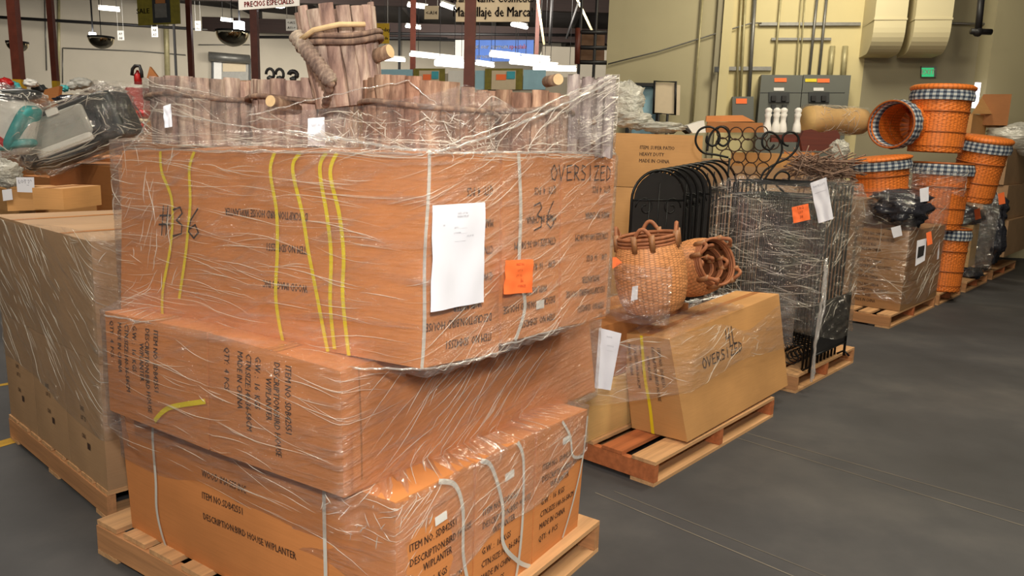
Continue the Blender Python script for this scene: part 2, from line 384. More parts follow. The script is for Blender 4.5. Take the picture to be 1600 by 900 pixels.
# ------------------------------------------------------------------ cartons
class Carton:
    """corners: bottom front,left,back,right then top; faces L (left), R (right), T top"""
    def __init__(s, name, label, c, mat, bulge=.008, group=None, cat='carton', n=10, seam=True, seed=0, tape=True):
        s.c = [V(p) for p in c]; s.b = bulge; s.seed = seed
        base = (s.c[0]+s.c[1]+s.c[2]+s.c[3])/4
        s.root = thing(name, label, cat, base, 0, group)
        mb = MB()
        for f in 'LRKJTB':
            mb.grid(lambda u, v, f=f: s.P(f, u, v), n, n, smooth=True, uvf=lambda u, v: (u, v))
        s.body = mb.build('body', mat, s.root)
        if tape:
            t = MB()
            A, B = s.size('T'); w = .05/max(B, .1)/2
            t.grid(lambda u, v: s.P('T', u, .5-w+2*w*v, .0012), 10, 1)
            for f in ('LK'):
                pass
            t.build('tape', M['tape'], s.root)
        if seam:
            t = MB(); t.grid(lambda u, v: s.P('T', u, .499+.003*v, .0016), 10, 1); t.build('flap_seam', M['card_dark'], s.root)
    def q(s, f):
        c = s.c
        return {'L': (c[1], c[0], c[4], c[5]), 'R': (c[0], c[3], c[7], c[4]), 'K': (c[3], c[2], c[6], c[7]),
                'J': (c[2], c[1], c[5], c[6]), 'T': (c[4], c[7], c[6], c[5]), 'B': (c[1], c[2], c[3], c[0])}[f]
    def size(s, f):
        a, b, c, d = s.q(f); return (b-a).length, (d-a).length
    def P(s, f, u, v, off=0):
        a, b, c, d = s.q(f); p = a*(1-u)*(1-v)+b*u*(1-v)+c*u*v+d*(1-u)*v
        n = (b-a).cross(d-a).normalized(); uu = min(max(u, 0), 1); vv = min(max(v, 0), 1)
        e = (max(0, sin(pi*uu))*max(0, sin(pi*vv)))**.6
        return p+n*(e*(s.b+.6*s.b*noise.noise(p*4+V((s.seed, 0, 0))))+off)
    def m(s, f, off=.0018):     # metric mapper on a face (metres from its lower left corner)
        A, B = s.size(f); return lambda x, y: s.P(f, x/A, y/B, off)
    def text(s, f, lines, size, u, v, ang=0, sp=1.35, mat='ink', sx=.9, name='printed_text', bold=.0006, offs=None):
        A, B = s.size(f); fn = s.m(f); mb = MB(); c, d = cos(ang), sin(ang)
        for k, L in enumerate(lines):
            o = -k*size*sp if offs is None else -offs[k]*size
            put_text(mb, L, size, fn, u*A-o*d, v*B+o*c, ang, sx, bold)
        return mb.build(name, M[mat], s.root)
    def strap(s, f, pts, w=.012, mat='yellow', name='strap', label=None):
        A, B = s.size(f); mb = MB(); fn = s.m(f, .004)
        P = []
        n = 24; k = len(pts)-1                     # Catmull-Rom through pts
        for i in range(k):
            p0, p1, p2, p3 = [V(pts[min(max(j, 0), k)]) for j in (i-1, i, i+1, i+2)]
            for j in range(8):
                t = j/8; P.append(.5*((2*p1)+(p2-p0)*t+(2*p0-5*p1+4*p2-p3)*t*t+(3*p1-p0-3*p2+p3)*t**3))
        P.append(V(pts[-1])); P = [V((p.x*A, p.y*B)) for p in P]
        vs = []; fs = []
        for i, p in enumerate(P):
            d = P[min(i+1, len(P)-1)]-P[max(i-1, 0)]; d.normalize(); nn = V((-d.y, d.x))*w/2
            vs += [fn(*(p-nn)), fn(*(p+nn))]
            if i: fs.append((2*i-2, 2*i, 2*i+1, 2*i-1))
        mb.add(vs, fs, True); return mb.build(name, M[mat], s.root, label)
    def sticker(s, f, u, v, w, h, mat, name='sticker', ang=0, off=.003, label=None):
        A, B = s.size(f); fn = s.m(f, off); c, d = cos(ang), sin(ang); mb = MB()
        def g(a, b):
            x, y = (a-.5)*w, (b-.5)*h; return fn(u*A+x*c-y*d, v*B+x*d+y*c)
        mb.grid(g, 6, 6); return mb.build(name, M[mat], s.root, label)
def corner8(F, yaw, a, b, z0, z1, a0=0, b0=0):
    L = V((-sin(yaw), cos(yaw), 0)); R = V((cos(yaw), sin(yaw), 0)); F = V((F[0], F[1], 0))
    q = [F+L*a0+R*b0, F+L*a+R*b0, F+L*a+R*b, F+L*a0+R*b]
    return [p+V((0, 0, z)) for z in (z0, z1) for p in q]
# ------------------------------------------------------------------ film shells
def polyr(poly, cx, cy, th):
    d = (cos(th), sin(th)); best = 0
    n = len(poly)
    for i in range(n):
        ax, ay = poly[i][0]-cx, poly[i][1]-cy; bx, by = poly[(i+1) % n][0]-cx, poly[(i+1) % n][1]-cy
        ex, ey = bx-ax, by-ay; den = d[0]*ey-d[1]*ex
        if abs(den) < 1e-9: continue
        t = (ax*ey-ay*ex)/den; u = (ax*d[1]-ay*d[0])/den
        if t > 0 and -1e-6 <= u <= 1+1e-6: best = max(best, t)
    return best
def hull(pts):
    pts = sorted(set((round(p[0], 4), round(p[1], 4)) for p in pts))
    def half(P):
        h = []
        for p in P:
            while len(h) > 1 and (h[-1][0]-h[-2][0])*(p[1]-h[-2][1])-(h[-1][1]-h[-2][1])*(p[0]-h[-2][0]) <= 0: h.pop()
            h.append(p)
        return h
    a, b = half(pts), half(pts[::-1]); return a[:-1]+b[:-1]
def film(parent_name, label, levels, solids, zlo, zhi, mat, off=.014, wr=.006, n=220, m=70, seed=0, group=None, parent=None, cat='stretch wrap', zones=()):
    """levels: [(z, polygon)] followed tautly; solids: [(z0, z1, polygon)] never cut into"""
    P = levels[0][1]; cx = sum(p[0] for p in P)/len(P); cy = sum(p[1] for p in P)/len(P)
    TH = [2*pi*i/n for i in range(n)]
    LR = [[polyr(p, cx, cy, t) for t in TH] for z, p in levels]; SR = [[polyr(p, cx, cy, t) for t in TH] for a, b, p in solids]
    def rad(i, z):
        zs = [l[0] for l in levels]
        if z <= zs[0]: r = LR[0][i]
        elif z >= zs[-1]: r = LR[-1][i]
        else:
            k = max(j for j in range(len(zs)) if zs[j] <= z); t = (z-zs[k])/(zs[k+1]-zs[k]); r = LR[k][i]*(1-t)+LR[k+1][i]*t
        for (a, b, p), S in zip(solids, SR):
            if a-.01 <= z <= b+.01: r = max(r, S[i])
        return r
    fz = zlo if callable(zlo) else (lambda t: zlo); gz = zhi if callable(zhi) else (lambda t: zhi)
    rows = []
    for j in range(m+1):
        row = []
        for i in range(n):
            z = fz(TH[i])+(gz(TH[i])-fz(TH[i]))*j/m; row.append([rad(i, z), z])
        rows.append(row)
    vs = []
    arc = [0]
    for i in range(n):
        arc.append(arc[-1]+LR[0][i]*2*pi/n)
    for j in range(m+1):
        for i in range(n):
            ks = [rows[j][(i+q) % n][0] for q in (-1, 0, 1)]; r = max(ks[1], sum(ks)/3)+off
            z = rows[j][i][1]; t = TH[i]
            w = noise.noise(V((arc[i]*2.2+z*1.5, z*17-arc[i]*3, seed)))+.6*noise.noise(V((arc[i]*9, z*7+arc[i]*6, seed+5)))
            r += abs(w)*wr
            vs.append(V((cx+r*cos(t), cy+r*sin(t), z)))
    fs = []; uvs = []
    for j in range(m):
        for i in range(n):
            a = j*n+i; b = j*n+(i+1) % n; fs.append((a, b, b+n, a+n))
            uvs.append([(arc[i], rows[j][i][1]), (arc[i+1], rows[j][(i+1) % n][1]), (arc[i+1], rows[j+1][(i+1) % n][1]), (arc[i], rows[j+1][i][1])])
    mb = MB(); mb.add(vs, fs, True, uvs)
    o = mb.build(parent_name, mat, parent)
    if parent is None: tag(o, label, cat, group)
    if zones:
        rz = random.Random(seed+77); cb = MB()
        def S(t, z, off2):
            t %= 2*pi; i = int(t/(2*pi)*n) % n; fr_ = t/(2*pi)*n-int(t/(2*pi)*n)
            za, zb = rows[0][i][1], rows[m][i][1]; v_ = min(max((z-za)/max(zb-za, .01), 0), .999)*m; j = int(v_); fj = v_-j
            a = vs[j*n+i].lerp(vs[j*n+(i+1) % n], fr_); b = vs[(j+1)*n+i].lerp(vs[(j+1)*n+(i+1) % n], fr_); p = a.lerp(b, fj)
            d = V((cos(t), sin(t), 0)); return p+d*off2
        for (t0, t1, z0, z1, cnt, am, asd, l0, l1, r0, r1) in zones:
            for _ in range(cnt):
                t = rz.uniform(t0, t1); z = rz.uniform(z0, z1); L = rz.uniform(l0, l1)*rz.uniform(.4, 1); a = rz.gauss(am, asd); R_ = polyr(P, cx, cy, t % (2*pi)); k = max(3, int(L/.02))
                bend = rz.uniform(-.15, .15); pts = []
                for q in range(k+1):
                    s_ = L*(q/k-.5); aa = a+bend*(q/k-.5)*2; pts.append(S(t+s_*cos(aa)/max(R_, .2), z+s_*sin(aa), .002))
                zt_ = gz(t % (2*pi)); 
                if z > zt_-.01 or z < fz(t % (2*pi)): continue
                rr_ = rz.uniform(r0, r1); cb.tube(pts, lambda x: rr_*(.15+sin(pi*x)), 4, cap=False)
        c_ = cb.build('film_glint_creases', M['glint_crease'], o); c_['kind'] = 'stuff'  # thin pale folds added to draw glints along the film
    return o
def glint_creases_on(o, fn, cnt, r0, r1, l=.25, seed=0, a0=None):
    rz = random.Random(seed); cb = MB()
    for _ in range(cnt):
        u, v, a, L = rz.random(), rz.uniform(.15, .85), (rz.uniform(0, pi) if a0 is None else rz.gauss(a0, .3)), l*rz.uniform(.3, 1); b = rz.uniform(-1, 1)
        pts = [fn((u+L*(k/8-.5)*cos(a+b*(k/8-.5))) % 1, min(.98, max(.02, v+L*(k/8-.5)*sin(a+b*(k/8-.5))))) for k in range(9)]
        rr_ = rz.uniform(r0, r1); cb.tube(pts, lambda x: rr_*(.15+sin(pi*x)), 4, cap=False)
    c_ = cb.build('film_glint_creases', M['glint_crease'], o); c_['kind'] = 'stuff'  # scattered pale folds, painted glints on crumpled plastic
def strand(name, pts, r, mat='rope', parent=None, sag=0, k=14, seed=0):
    P = [V(p) for p in pts]; path = []
    for a, b in zip(P, P[1:]):
        for i in range(k):
            t = i/k; p = a.lerp(b, t); p.z -= sag*sin(pi*t)
            p += V((noise.noise(V((t*6, seed, 1))), noise.noise(V((t*6, seed, 7))), noise.noise(V((t*6, seed, 3)))))*.006
            path.append(p)
    path.append(P[-1]); mb = MB()
    mb.tube(path, lambda t: r*(.6+.7*abs(noise.noise(V((t*9, seed, 0))))), 5)
    return mb.build(name, M[mat], parent)
# ------------------------------------------------------------------ pallets
def pallet(label, F, yaw, a, b, h=.13, nb=7, red=False, group='wooden pallets under the wrapped goods'):
    """F front corner, a length along left edge, b depth to the right; boards run to the right"""
    t = thing('wooden_pallet', label, 'pallet', (F[0], F[1], 0), yaw, group); ORG[t] = V((0, 0, 0))
    w = a/nb*.78; X = b; wm = M['wood_red'] if red else M['wood']
    for k in range(nb):
        y = w/2+(a-w)*k/(nb-1); ww = w*random.uniform(.85, 1.05) if 0 < k < nb-1 else w
        mb = MB(); z = h-.009
        mb.box((X/2, y, z), (X*random.uniform(.985, 1), ww, .018), random.uniform(-.006, .006)); mb.build('deck_board', wm if k % 3 == 1 else M['wood'], t, local=True)
    for k in range(3):
        x = .02+(X-.04)*k/2; mb = MB(); mb.box((x, a/2, h/2), (.038, a, h-.04)); mb.build('stringer', M['wood_red'] if (red or k == 1) else M['wood2'], t, local=True)
    for k in range(3):
        y = w/2+(a-w)*k/2; mb = MB(); mb.box((X/2, y, .009), (X, w, .018)); mb.build('bottom_board', M['wood'], t, local=True)
    return t
# ================================================================== SETTING
def fl(u, v): return PZ(u, v, 0)
t = NT('worn_dark_floor'); v = t.coord(); f1 = t.noise(v, .9, 6, .6); f2 = t.noise(v, 14, 4); f3 = t.noise(v, .35, 3)
t.link(t.ramp(f1, [(.3, srgb(50, 49, 50)), (.5, srgb(62, 61, 62)), (.74, srgb(84, 81, 79))]), t.b.inputs['Base Color'])
t.link(t.ramp(f3, [(.35, (.6, .6, .6)), (.65, (.8, .8, .8))]), t.b.inputs['Roughness'])
t.link(t.bump(f2, .12, .01), t.b.inputs['Normal']); M['floor'] = t.m
mb = MB(); mb.add([(-40, -4, 0), (40, -4, 0), (40, 45, 0), (-40, 45, 0)], [(0, 1, 2, 3)]); structure(mb.build('floor', M['floor']))
M['joint'] = plain('floor_joint_filler', srgb(112, 104, 92), .7, var=.25, scale=5); M['yl'] = plain('worn_yellow_floor_paint', srgb(170, 130, 20), .6, var=.4, scale=9)
def fline(n, pts, w, mat, z=.0015):
    mb = MB()
    for a, b in zip(pts, pts[1:]):
        a, b = fl(*a), fl(*b); d = (b-a).normalized(); q = V((-d.y, d.x, 0))*w/2; k = V((0, 0, z))
        mb.add([a-q+k, b-q+k, b+q+k, a+q+k], [(0, 1, 2, 3)])
    structure(mb.build('trim_%d' % n, M[mat]))
fline(1, [(1150, 672), (1600, 800)], .006, 'joint'); fline(2, [(1150, 684), (1600, 822)], .006, 'joint')
fline(3, [(930, 770), (1250, 905)], .006, 'joint'); fline(4, [(960, 768), (1300, 905)], .004, 'joint')
fline(5, [(-60, 612), (60, 592)], .05, 'yl'); fline(6, [(-20, 700), (75, 672)], .09, 'yl')
# walls
def wallmat(name, c, spec=.3):
    t = NT(name); f = t.noise(t.coord(), .5, 5); g = t.noise(t.coord(scale=(1, 1, 3)), 3, 3)
    t.link(t.ramp(f, [(.35, [x*.93 for x in c[:3]]), (.65, [min(1, x*1.04) for x in c[:3]])]), t.b.inputs['Base Color'])
    t.b.inputs['Roughness'].default_value = .8; t.link(t.bump(g, .08, .02), t.b.inputs['Normal']); return t.m
M['wall_y'] = wallmat('cream_yellow_wall_paint', srgb(204, 190, 142)); M['wall_g'] = wallmat('grey_cream_wall', srgb(170, 160, 126))
M['wall_w'] = wallmat('off_white_wall_paint', srgb(184, 174, 156)); M['wall_d'] = wallmat('beige_grey_wall', srgb(148, 140, 114))  # wall_g and wall_d: greyer base colours than wall_y
WA = atan2(-.2, 1)
def WP(u, v, off=0):      # point on the back right wall under a pixel, pulled off towards the room
    d = ray(u, v); n = V((.2, 1, 0)); c = 14+.2*5.7
    return CAMP+d*((c-off-n.dot(CAMP))/n.dot(d))
def WX(u): return WP(u, 230)
def wallseg(name, x0, x1, z0, z1, mat, off=0, th=.25):
    c = 14+.2*5.7; mb = MB()
    a = V((x0, c-.2*x0-off, 0)); b = V((x1, c-.2*x1-off, 0)); n = V((.2, 1, 0)).normalized()*th
    mb.hexa([p+V((0, 0, z)) for z in (z0, z1) for p in (a, b, b+n, a+n)]); return structure(mb.build(name, M[mat]))
xe = WP(946, 120).x; xd = [WP(984, 150).x, WP(1030, 150).x]; x1 = WP(1121, 100).x; x2 = WP(1350, 100).x
zdoor = WP(1005, 133).z
wallseg('wall_right_office', xe, xd[0], 0, 7, 'wall_g'); wallseg('wall_right_office_above_door', xd[0], xd[1], zdoor, 7, 'wall_g')
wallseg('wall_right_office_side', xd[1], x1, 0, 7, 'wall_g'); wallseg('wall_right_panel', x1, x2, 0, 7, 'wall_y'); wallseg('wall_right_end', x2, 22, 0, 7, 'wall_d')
wallseg('trim_7', WP(1113, 100).x, WP(1121, 100).x, 0, 7, 'wall_d', .10, .1); wallseg('trim_8', WP(1121, 100).x, WP(1136, 100).x, 0, 7, 'wall_y', .16, .16)
# soffit and pier at far right
a = PY(1546, 100, 13.2); mb = MB(); mb.box((a.x+3, 14.2, 3.5), (6, 2.0, 7)); structure(mb.build('wall_right_pier', M['wall_g']))
# doorway
D0, D1 = WP(984, 133), WP(1030, 133)
mb = MB(); c_ = (D0+D1)/2; mb.box((c_.x+.04, c_.y+.06, zdoor/2), ((D1-D0).length*.8, .05, zdoor), WA); structure(mb.build('door_1', M['skyblue']))
mb = MB()
for q in (D0, D1): mb.box((q.x, q.y, zdoor/2), (.05, .3, zdoor), WA)
mb.box((c_.x, c_.y, zdoor), ((D1-D0).length, .3, .06), WA); structure(mb.build('trim_9', M['black']))
# far left wall: nearer at left, running back to the right
def FLW(u, v, off=0):
    d = ray(u, v); n = V((-.54, 1, 0)); c = 36.3; return CAMP+d*((c-off)/n.dot(d))
mb = MB(); A = V((-34, 36.3-.54*34, 0)); B = V((8, 36.3+.54*8, 0)); mb.hexa([p+V((0, 0, z)) for z in (0, 6.4) for p in (A, B, B+V((0, .3, 0)), A+V((0, .3, 0)))])
structure(mb.build('wall_left', M['wall_w']))
M['ceil'] = plain('dark_roof_deck', srgb(52, 46, 44), .9, var=.3, scale=1)
mb = MB(); mb.box((0, 20, 6.5), (80, 50, .2)); structure(mb.build('ceiling', M['ceil']))
M['beam'] = wood_mat('dark_brown_beam', srgb(44, 27, 21), 'x')
k = 10
for (y, z) in ((9, 6.1), (16, 6.0), (24, 5.85), (30, 5.75)):
    mb = MB(); mb.box((-8, y, z), (60, .22, .5)); structure(mb.build('trim_%d' % k, M['beam'])); k += 1
for x in range(-22, 8, 3):
    mb = MB(); mb.box((x, 22, 6.28), (.12, 34, .3)); structure(mb.build('trim_%d' % k, M['black'])); k += 1
for (u0, u1, v0, v1, yy) in ((560, 910, 60, 66, 30), (560, 910, 52, 55, 28), (400, 720, 58, 60, 29), (0, 300, 27, 45, 26)):
    a, b = PY(u0, v0, yy), PY(u1, v1, yy+1); mb = MB(); mb.tube([a, b], .05, 6); structure(mb.build('trim_%d' % k, M['black'])); k += 1
# ================================================================== NEAREST STACK
LY = radians(56.4)
P_ = pallet('large wooden pallet carrying the three-tier stack of orange-brown cartons', (-.284, 1.915), LY, 1.59, 1.22, .14, 9)
def tier_cartons(F, yaw, splits, axis, full, z0, z1, marks, names, mats=None, bulges=None, seed=0, **kw):
    out = []
    for i, (s0, s1) in enumerate(splits):
        g = .002
        if axis == 'b': c = corner8(F, yaw, full, s1-g, z0, z1, 0, s0+g)
        else: c = corner8(F, yaw, s1-g, full, z0, z1, s0+g, 0)
        for k, px in (marks[i] if i < len(marks) else {}).items(): c[k] = snap(c[k], *px)
        out.append(Carton('shipping_carton', names[i], c, M[mats[i] if mats else 'card'], bulge=(bulges or [.008]*9)[i], seed=seed+i, **kw))
    return out
H0, H1, H2, H3 = .14, .648, 1.023, 1.609
F0, F1, F2 = (-.299, 1.976), (-.456, 1.994), (-.228, 1.982)
T0 = tier_cartons(F0, radians(56.06), [(0, .36), (.36, .72), (.72, 1.08)], 'b', 1.4, H0, H1,
  [{4: (618, 785), 5: (188, 648), 1: (207, 824), 7: (741, 722)}, {4: (745, 722), 7: (836, 676)}, {4: (840, 674), 7: (918, 640), 3: (902, 822)}],
  ['bulging orange-brown carton at the near edge of the bottom tier, print on its side',
   'orange-brown carton in the middle of the bottom tier, white strapping hanging over its end',
   'orange-brown carton at the far right of the bottom tier of the nearest stack'], bulges=[.022, .008, .008], seed=1)
T1 = tier_cartons(F1, radians(56.48), [(0, .58), (.58, 1.16)], 'a', 1.4, H1, H2,
  [{4: (532, 580), 0: (537, 778), 5: (326, 520), 1: (329, 704), 3: (930, 612)}, {4: (323, 519), 0: (326, 703), 5: (164, 487), 1: (172, 641)}],
  ['orange-brown carton of the middle tier with sideways print, right one ending at the near corner',
   'orange-brown carton of the middle tier, left one crossed by a short yellow strap'], bulges=[.008, .008], seed=5)
T2 = tier_cartons(F2, radians(56.9), [(0, .36), (.36, .70), (.70, 1.08)], 'b', 1.4, H2, H3,
  [{4: (668, 240), 0: (657, 576), 5: (191, 236), 1: (189, 488), 7: (781, 240), 3: (779, 551)}, {4: (785, 240), 0: (784, 537), 7: (875, 240), 3: (872, 513)}, {4: (878, 240), 0: (876, 511), 7: (962, 243), 3: (946, 497)}],
  ['orange-brown carton on the top tier marked #36 by hand, with six yellow straps round it',
   'orange-brown carton in the middle of the top tier behind the orange paper tag',
   'orange-brown carton at the right end of the top tier, hand-lettered OVERSIZED'], bulges=[.01, .006, .006], seed=9)
BL = ['ITEM NO. SDB42551', 'DESCRIPTION:BIRD HOUSE', '        W/PLANTER', 'G.W. :  16  KGS', 'CTN.SIZE:140-36-58CM', 'MADE IN CHINA', 'QTY:  4  PCS']
# bottom tier end print (upright)
for c, u, v in zip(T0, (.12, .10, .10), (.68, .62, .69)): c.text('R', BL, .034, u, v, 0, 1.42, sx=.72, offs=[0, 1.35, 2.4, 4.0, 5.4, 6.8, 8.3])
T0[0].text('L', ['WOOD IMAGES INC', 'ITEM NO.SDB42551', 'DESCRIPTION:BIRD HOUSE W/PLANTER'], .034, .37, .75, 0, 2.2, sx=.78)
for c, u, v in zip(T0, (.50, .52, .55), (.78, .80, .84)): c.sticker('R', u, v, .055, .028, 'white', 'label_sticker', .05)
T0[0].strap('L', [(.16, 1), (.165, .6), (.155, .3), (.17, .0)], .015, 'white_strap')
T0[0].strap('L', [(.80, 1), (.805, .5), (.79, .0)], .015, 'white_strap')
T0[0].strap('R', [(.50, 1.0), (.70, .93), (.80, .75), (.82, .45), (.93, .18), (.98, 0)], .016, 'white_strap')
T0[1].strap('R', [(.05, 1.0), (.22, .92), (.40, .62), (.42, .35), (.72, .12), (.96, 0)], .016, 'white_strap')
T0[1].strap('R', [(.66, 1.0), (.76, .86), (.77, .5), (.74, .2), (.70, .0)], .016, 'white_strap')
T0[2].strap('R', [(.45, 1.0), (.62, .85), (.70, .68), (.95, .62)], .012, 'white_strap')
T0[2].strap('R', [(.99, .95), (.96, .62), (.80, .30), (.62, .02)], .013, 'white_strap')
# middle tier print reads downwards
T1[0].text('L', BL, .036, .625, .93, -pi/2, 1.42, sx=.68, offs=[0, 1.35, 2.3, 3.7, 4.9, 6.0, 7.8])
T1[1].text('L', BL, .034, .52, .93, -pi/2, 1.42, sx=.70, offs=[0, 1.4, 2.3, 3.6, 5.0, 6.3, 7.8])
T1[1].strap('L', [(.50, .08), (.66, .26), (.99, .42)], .016, 'yellow', label='short yellow strap running up to the right')
mb = MB(); fn = T1[0].m('R', .006); Wd, Ht = T1[0].size('R')
mb.grid(lambda u, v: fn(.03+u*(Wd-.05), .008+v*(Ht*.5)), 16, 4); mb.build('flap', M['card'], T1[0].root)
mb = MB(); mb.grid(lambda u, v: fn(.06+u*.006, v*Ht), 2, 8); mb.build('flap_seam', M['card_dark'], T1[0].root)
# top tier print upside down
T2[0].text('L', ['WOOD IMAGES INC', 'ITEM NO.SDB42551', 'DESCRIPTION:BIRD HOUSE W/PLANTER'], .034, .695, .33, pi, 2.15, sx=.62, offs=[0, 3.4, 6.3])
mb = MB(); hand(mb, '#36', .098, T2[0].m('L', .006), .235, .30, .0065, .82); mb.build('handwriting', M['marker'], T2[0].root)
for pts in ([(.17, 1), (.18, .88), (.225, .72), (.225, .5), (.19, .2), (.185, .02)], [(.305, 1), (.29, .9), (.30, .7), (.285, .45), (.255, .15)],
            [(.585, 1), (.575, .9), (.60, .7), (.605, .5), (.60, .25), (.62, .0)], [(.665, 1), (.645, .92), (.68, .7), (.70, .5), (.73, .25), (.755, 0)],
            [(.74, 1), (.725, .92), (.75, .7), (.765, .5), (.765, .25), (.775, .02)], [(.77, 1), (.755, .9), (.785, .7), (.80, .5), (.80, .3), (.815, 0)]):
    T2[0].strap('L', pts, .014, 'yellow')
mb = MB(); fn = T2[0].m('R', .003); mb.grid(lambda u, v: fn(-.004+u*.012+.004*sin(v*9), v*.58), 2, 16); mb.build('edge_strap', M['white_strap'], T2[0].root)
for i, (u, v) in enumerate(((.88, .115), (.92, .10), (.92, .11))):
    T2[i].text('R', BL, .034, u, v, pi, 1.42, sx=.74, offs=[0, 1.7, 3.0, 5.2, 7.4, 9.6, 12.2])
T2[1].strap('R', [(.24, 1), (.26, .7), (.24, .4), (.34, .18), (.20, 0)], .017, 'white_strap')
mb = MB(); hand(mb, '36', .085, T2[1].m('R', .0022), .16, .34, .005, .85); mb.build('handwriting', M['marker'], T2[1].root)
fnb = T2[2].m('R', .0022); mb = MB(); hand(mb, 'OVERSIZED', .05, lambda x, y: fnb(x-.07, y), 0, .50, .0045, .86); mb.build('handwriting', M['marker'], T2[2].root)
T2[1].sticker('R', .62, .17, .05, .028, 'white', 'label_sticker')
# papers taped outside the film
def sheet(name, label, cat, corners, mat, off_n=.004, curl=.006, seed=0, n=10, lines=(), rows=None, mark='faint_ink'):
    a, b, c, d = [V(p) for p in corners]; nrm = (b-a).cross(d-a).normalized()
    def f(u, v, o=0):
        p = a*(1-u)*(1-v)+b*u*(1-v)+c*u*v+d*(1-u)*v
        return p+nrm*(curl*noise.noise(V((u*3, v*3, seed)))+o)
    r = thing(name, label, cat, a); mb = MB(); mb.grid(f, n, n); mb.grid(lambda u, v: f(u, v, -.0006), n, n, flip=True); mb.build('page', M[mat], r)
    if lines:
        W_, H_ = (b-a).length, (d-a).length; mb = MB()
        for s, size, x, y in lines: put_text(mb, s, size, lambda X, Y: f(X/W_, Y/H_, .0015), x*W_, y*H_, 0, .8, align='c')
        mb.build('printed_text', M[mark], r)
    return r
def on(F, yaw, u, v, off):   # point on plane parallel to right face, pushed off outward
    n = V((sin(yaw), -cos(yaw), 0)); d = ray(u, v); o = V((F[0], F[1], 0))
    return CAMP+d*(((o+n*off)-CAMP).dot(n)/d.dot(n))
Y2 = radians(56.9)
q = [on(F2, Y2, *p, .035) for p in ((673, 488), (756, 472), (758, 316), (676, 321))]
sheet('packing_list', 'large white printed packing list taped to the end of the top tier', 'paper', q, 'paper', lines=[
  ('DATE / LOT NO', .008, .55, .90), ('WAREHOUSE LIST', .008, .55, .87), ('REF:', .006, .2, .80), ('SHIP TO: ________________', .006, .5, .77), ('LOT NUMBER ____________', .006, .5, .72),
  ('CTN   QTY   PCS', .006, .7, .68), ('-------------------------------', .006, .5, .64)])
q = [on(F2, Y2, *p, .036) for p in ((787, 460), (832, 457), (833, 405), (790, 407))]
sheet('orange_lot_tag', 'fluorescent orange tag stuck beside the large white packing list', 'tag', q, 'orange', lines=[('PALLET TAG', .010, .5, .84), ('LOT  36', .010, .5, .66), ('QTY   PCS', .009, .5, .5), ('36', .018, .6, .32), ('OVERSIZE', .011, .6, .18)], mark='red_ink')
# ------------------------------------------------------------------ slatted log planters on top
def planter(label, cx, cy, z, r, h, n=18, mat='bark', hump=0, hoop=.72, tilt=None, taper=1.0, ry=None, stub=None, seed=0, hoops=1, name='log_planter', ha=0):
    root = thing(name, label, 'planter', (cx, cy, z), 0, 'rustic log-slab planters on the top tier')
    rnd = random.Random(seed); T = Matrix.Translation((cx, cy, z)) @ (tilt or Matrix.Identity(4)); ry = ry or r
    mb = MB()
    def rim(a): return h*(1+hump*cos(a-ha))
    for k in range(n):
        a = 2*pi*k/n+rnd.uniform(-.03, .03); w = pi*(r+ry)/2/n*rnd.uniform(.92, 1.3); hh = rim(a)*rnd.uniform(.96, 1.03)
        def f(u, v, a=a, w=w, hh=hh, k=k):
            g = 2*pi*u; q = 1-(1-taper)*v
            lx = w*cos(g)*(1+.05*sin(3*g+k)); ly = w*.5*sin(g)
            wob = .006*noise.noise(V((k*3.1, v*4, seed)))
            X = (r*q+ly)*cos(a)-lx*sin(a)+wob; Y = (ry*q+ly)*sin(a)+lx*cos(a)+wob
            return T@V((X, Y, hh*v))
        tn = rnd.random(); mb.grid(f, 10, 6, closeu=True, uvf=lambda u, v, tn=tn: (tn, v))
        mb.add([f(i/10, 1) for i in range(10)], [tuple(range(10))])
    mb.build('log_staves', M[mat], root)
    mb = MB(); mb.grid(lambda u, v: T@V(((r-.01)*(1-(1-taper)*v)*cos(2*pi*u), (ry-.01)*(1-(1-taper)*v)*sin(2*pi*u), h*.95*v)), 24, 2, closeu=True, flip=True)
    mb.build('liner', M['twig'], root)
    for q in range(hoops):
        hf = hoop-.06*q
        P = []
        for i in range(40):
            a = 2*pi*i/40; w = pi*r/n*.75
            P.append(T@V(((r*(1-(1-taper)*hf)+w+.008)*cos(a), (ry*(1-(1-taper)*hf)+w+.008)*sin(a), rim(a)*hf+.006*sin(3*a+seed))))
        mb = MB(); mb.tube(P, .008+.002*q, 6, close=True); mb.build('branch_hoop', M['twig'], root)
    if stub:
        for (a0, b0, rr) in stub:
            mb = MB(); a0, b0 = V(a0), V(b0); mb.tube([a0, a0.lerp(b0, .5), b0], rr, 12); s = mb.build('branch_stub', M['bark2'], root)
            d = (b0-a0).normalized(); o1 = d.orthogonal().normalized(); o2 = d.cross(o1); mb = MB()
            c = b0+d*.002; mb.add([c+o1*rr*.93*cos(i*pi/8)+o2*rr*.93*sin(i*pi/8) for i in range(16)], [tuple(range(16))]); mb.build('cut_end', M['endgrain'], s)
    return root
def ztop(x, y, v): return zfor(x, y, v)-H3
pA = PY(322, 180, 2.80); planter('pale round log planter at the left end of the top tier, under film', pA.x, pA.y, H3, .165, ztop(pA.x, pA.y-.15, 121), 20, 'bark', seed=1, hoop=.72)
pB = PY(478, 180, 2.72); sA = PY(423, 158, 2.42)
planter('round log planter with a cut branch end, second from the left', pB.x, pB.y, H3, .165, ztop(pB.x, pB.y-.15, 124), 20, 'bark', seed=2, stub=[(sA+V((.05, .16, -.02)), sA, .019)])
pC = PY(672, 180, 2.40); planter('wide brown log planter with a humped rim at the front corner of the top tier', pC.x, pC.y, H3, .185, ztop(pC.x, pC.y-.18, 138), 22, 'bark2', hump=.17, seed=3, ha=radians(-125), hoop=.66)
pD = PY(815, 180, 2.66); sB = PY(872, 124, 2.44)
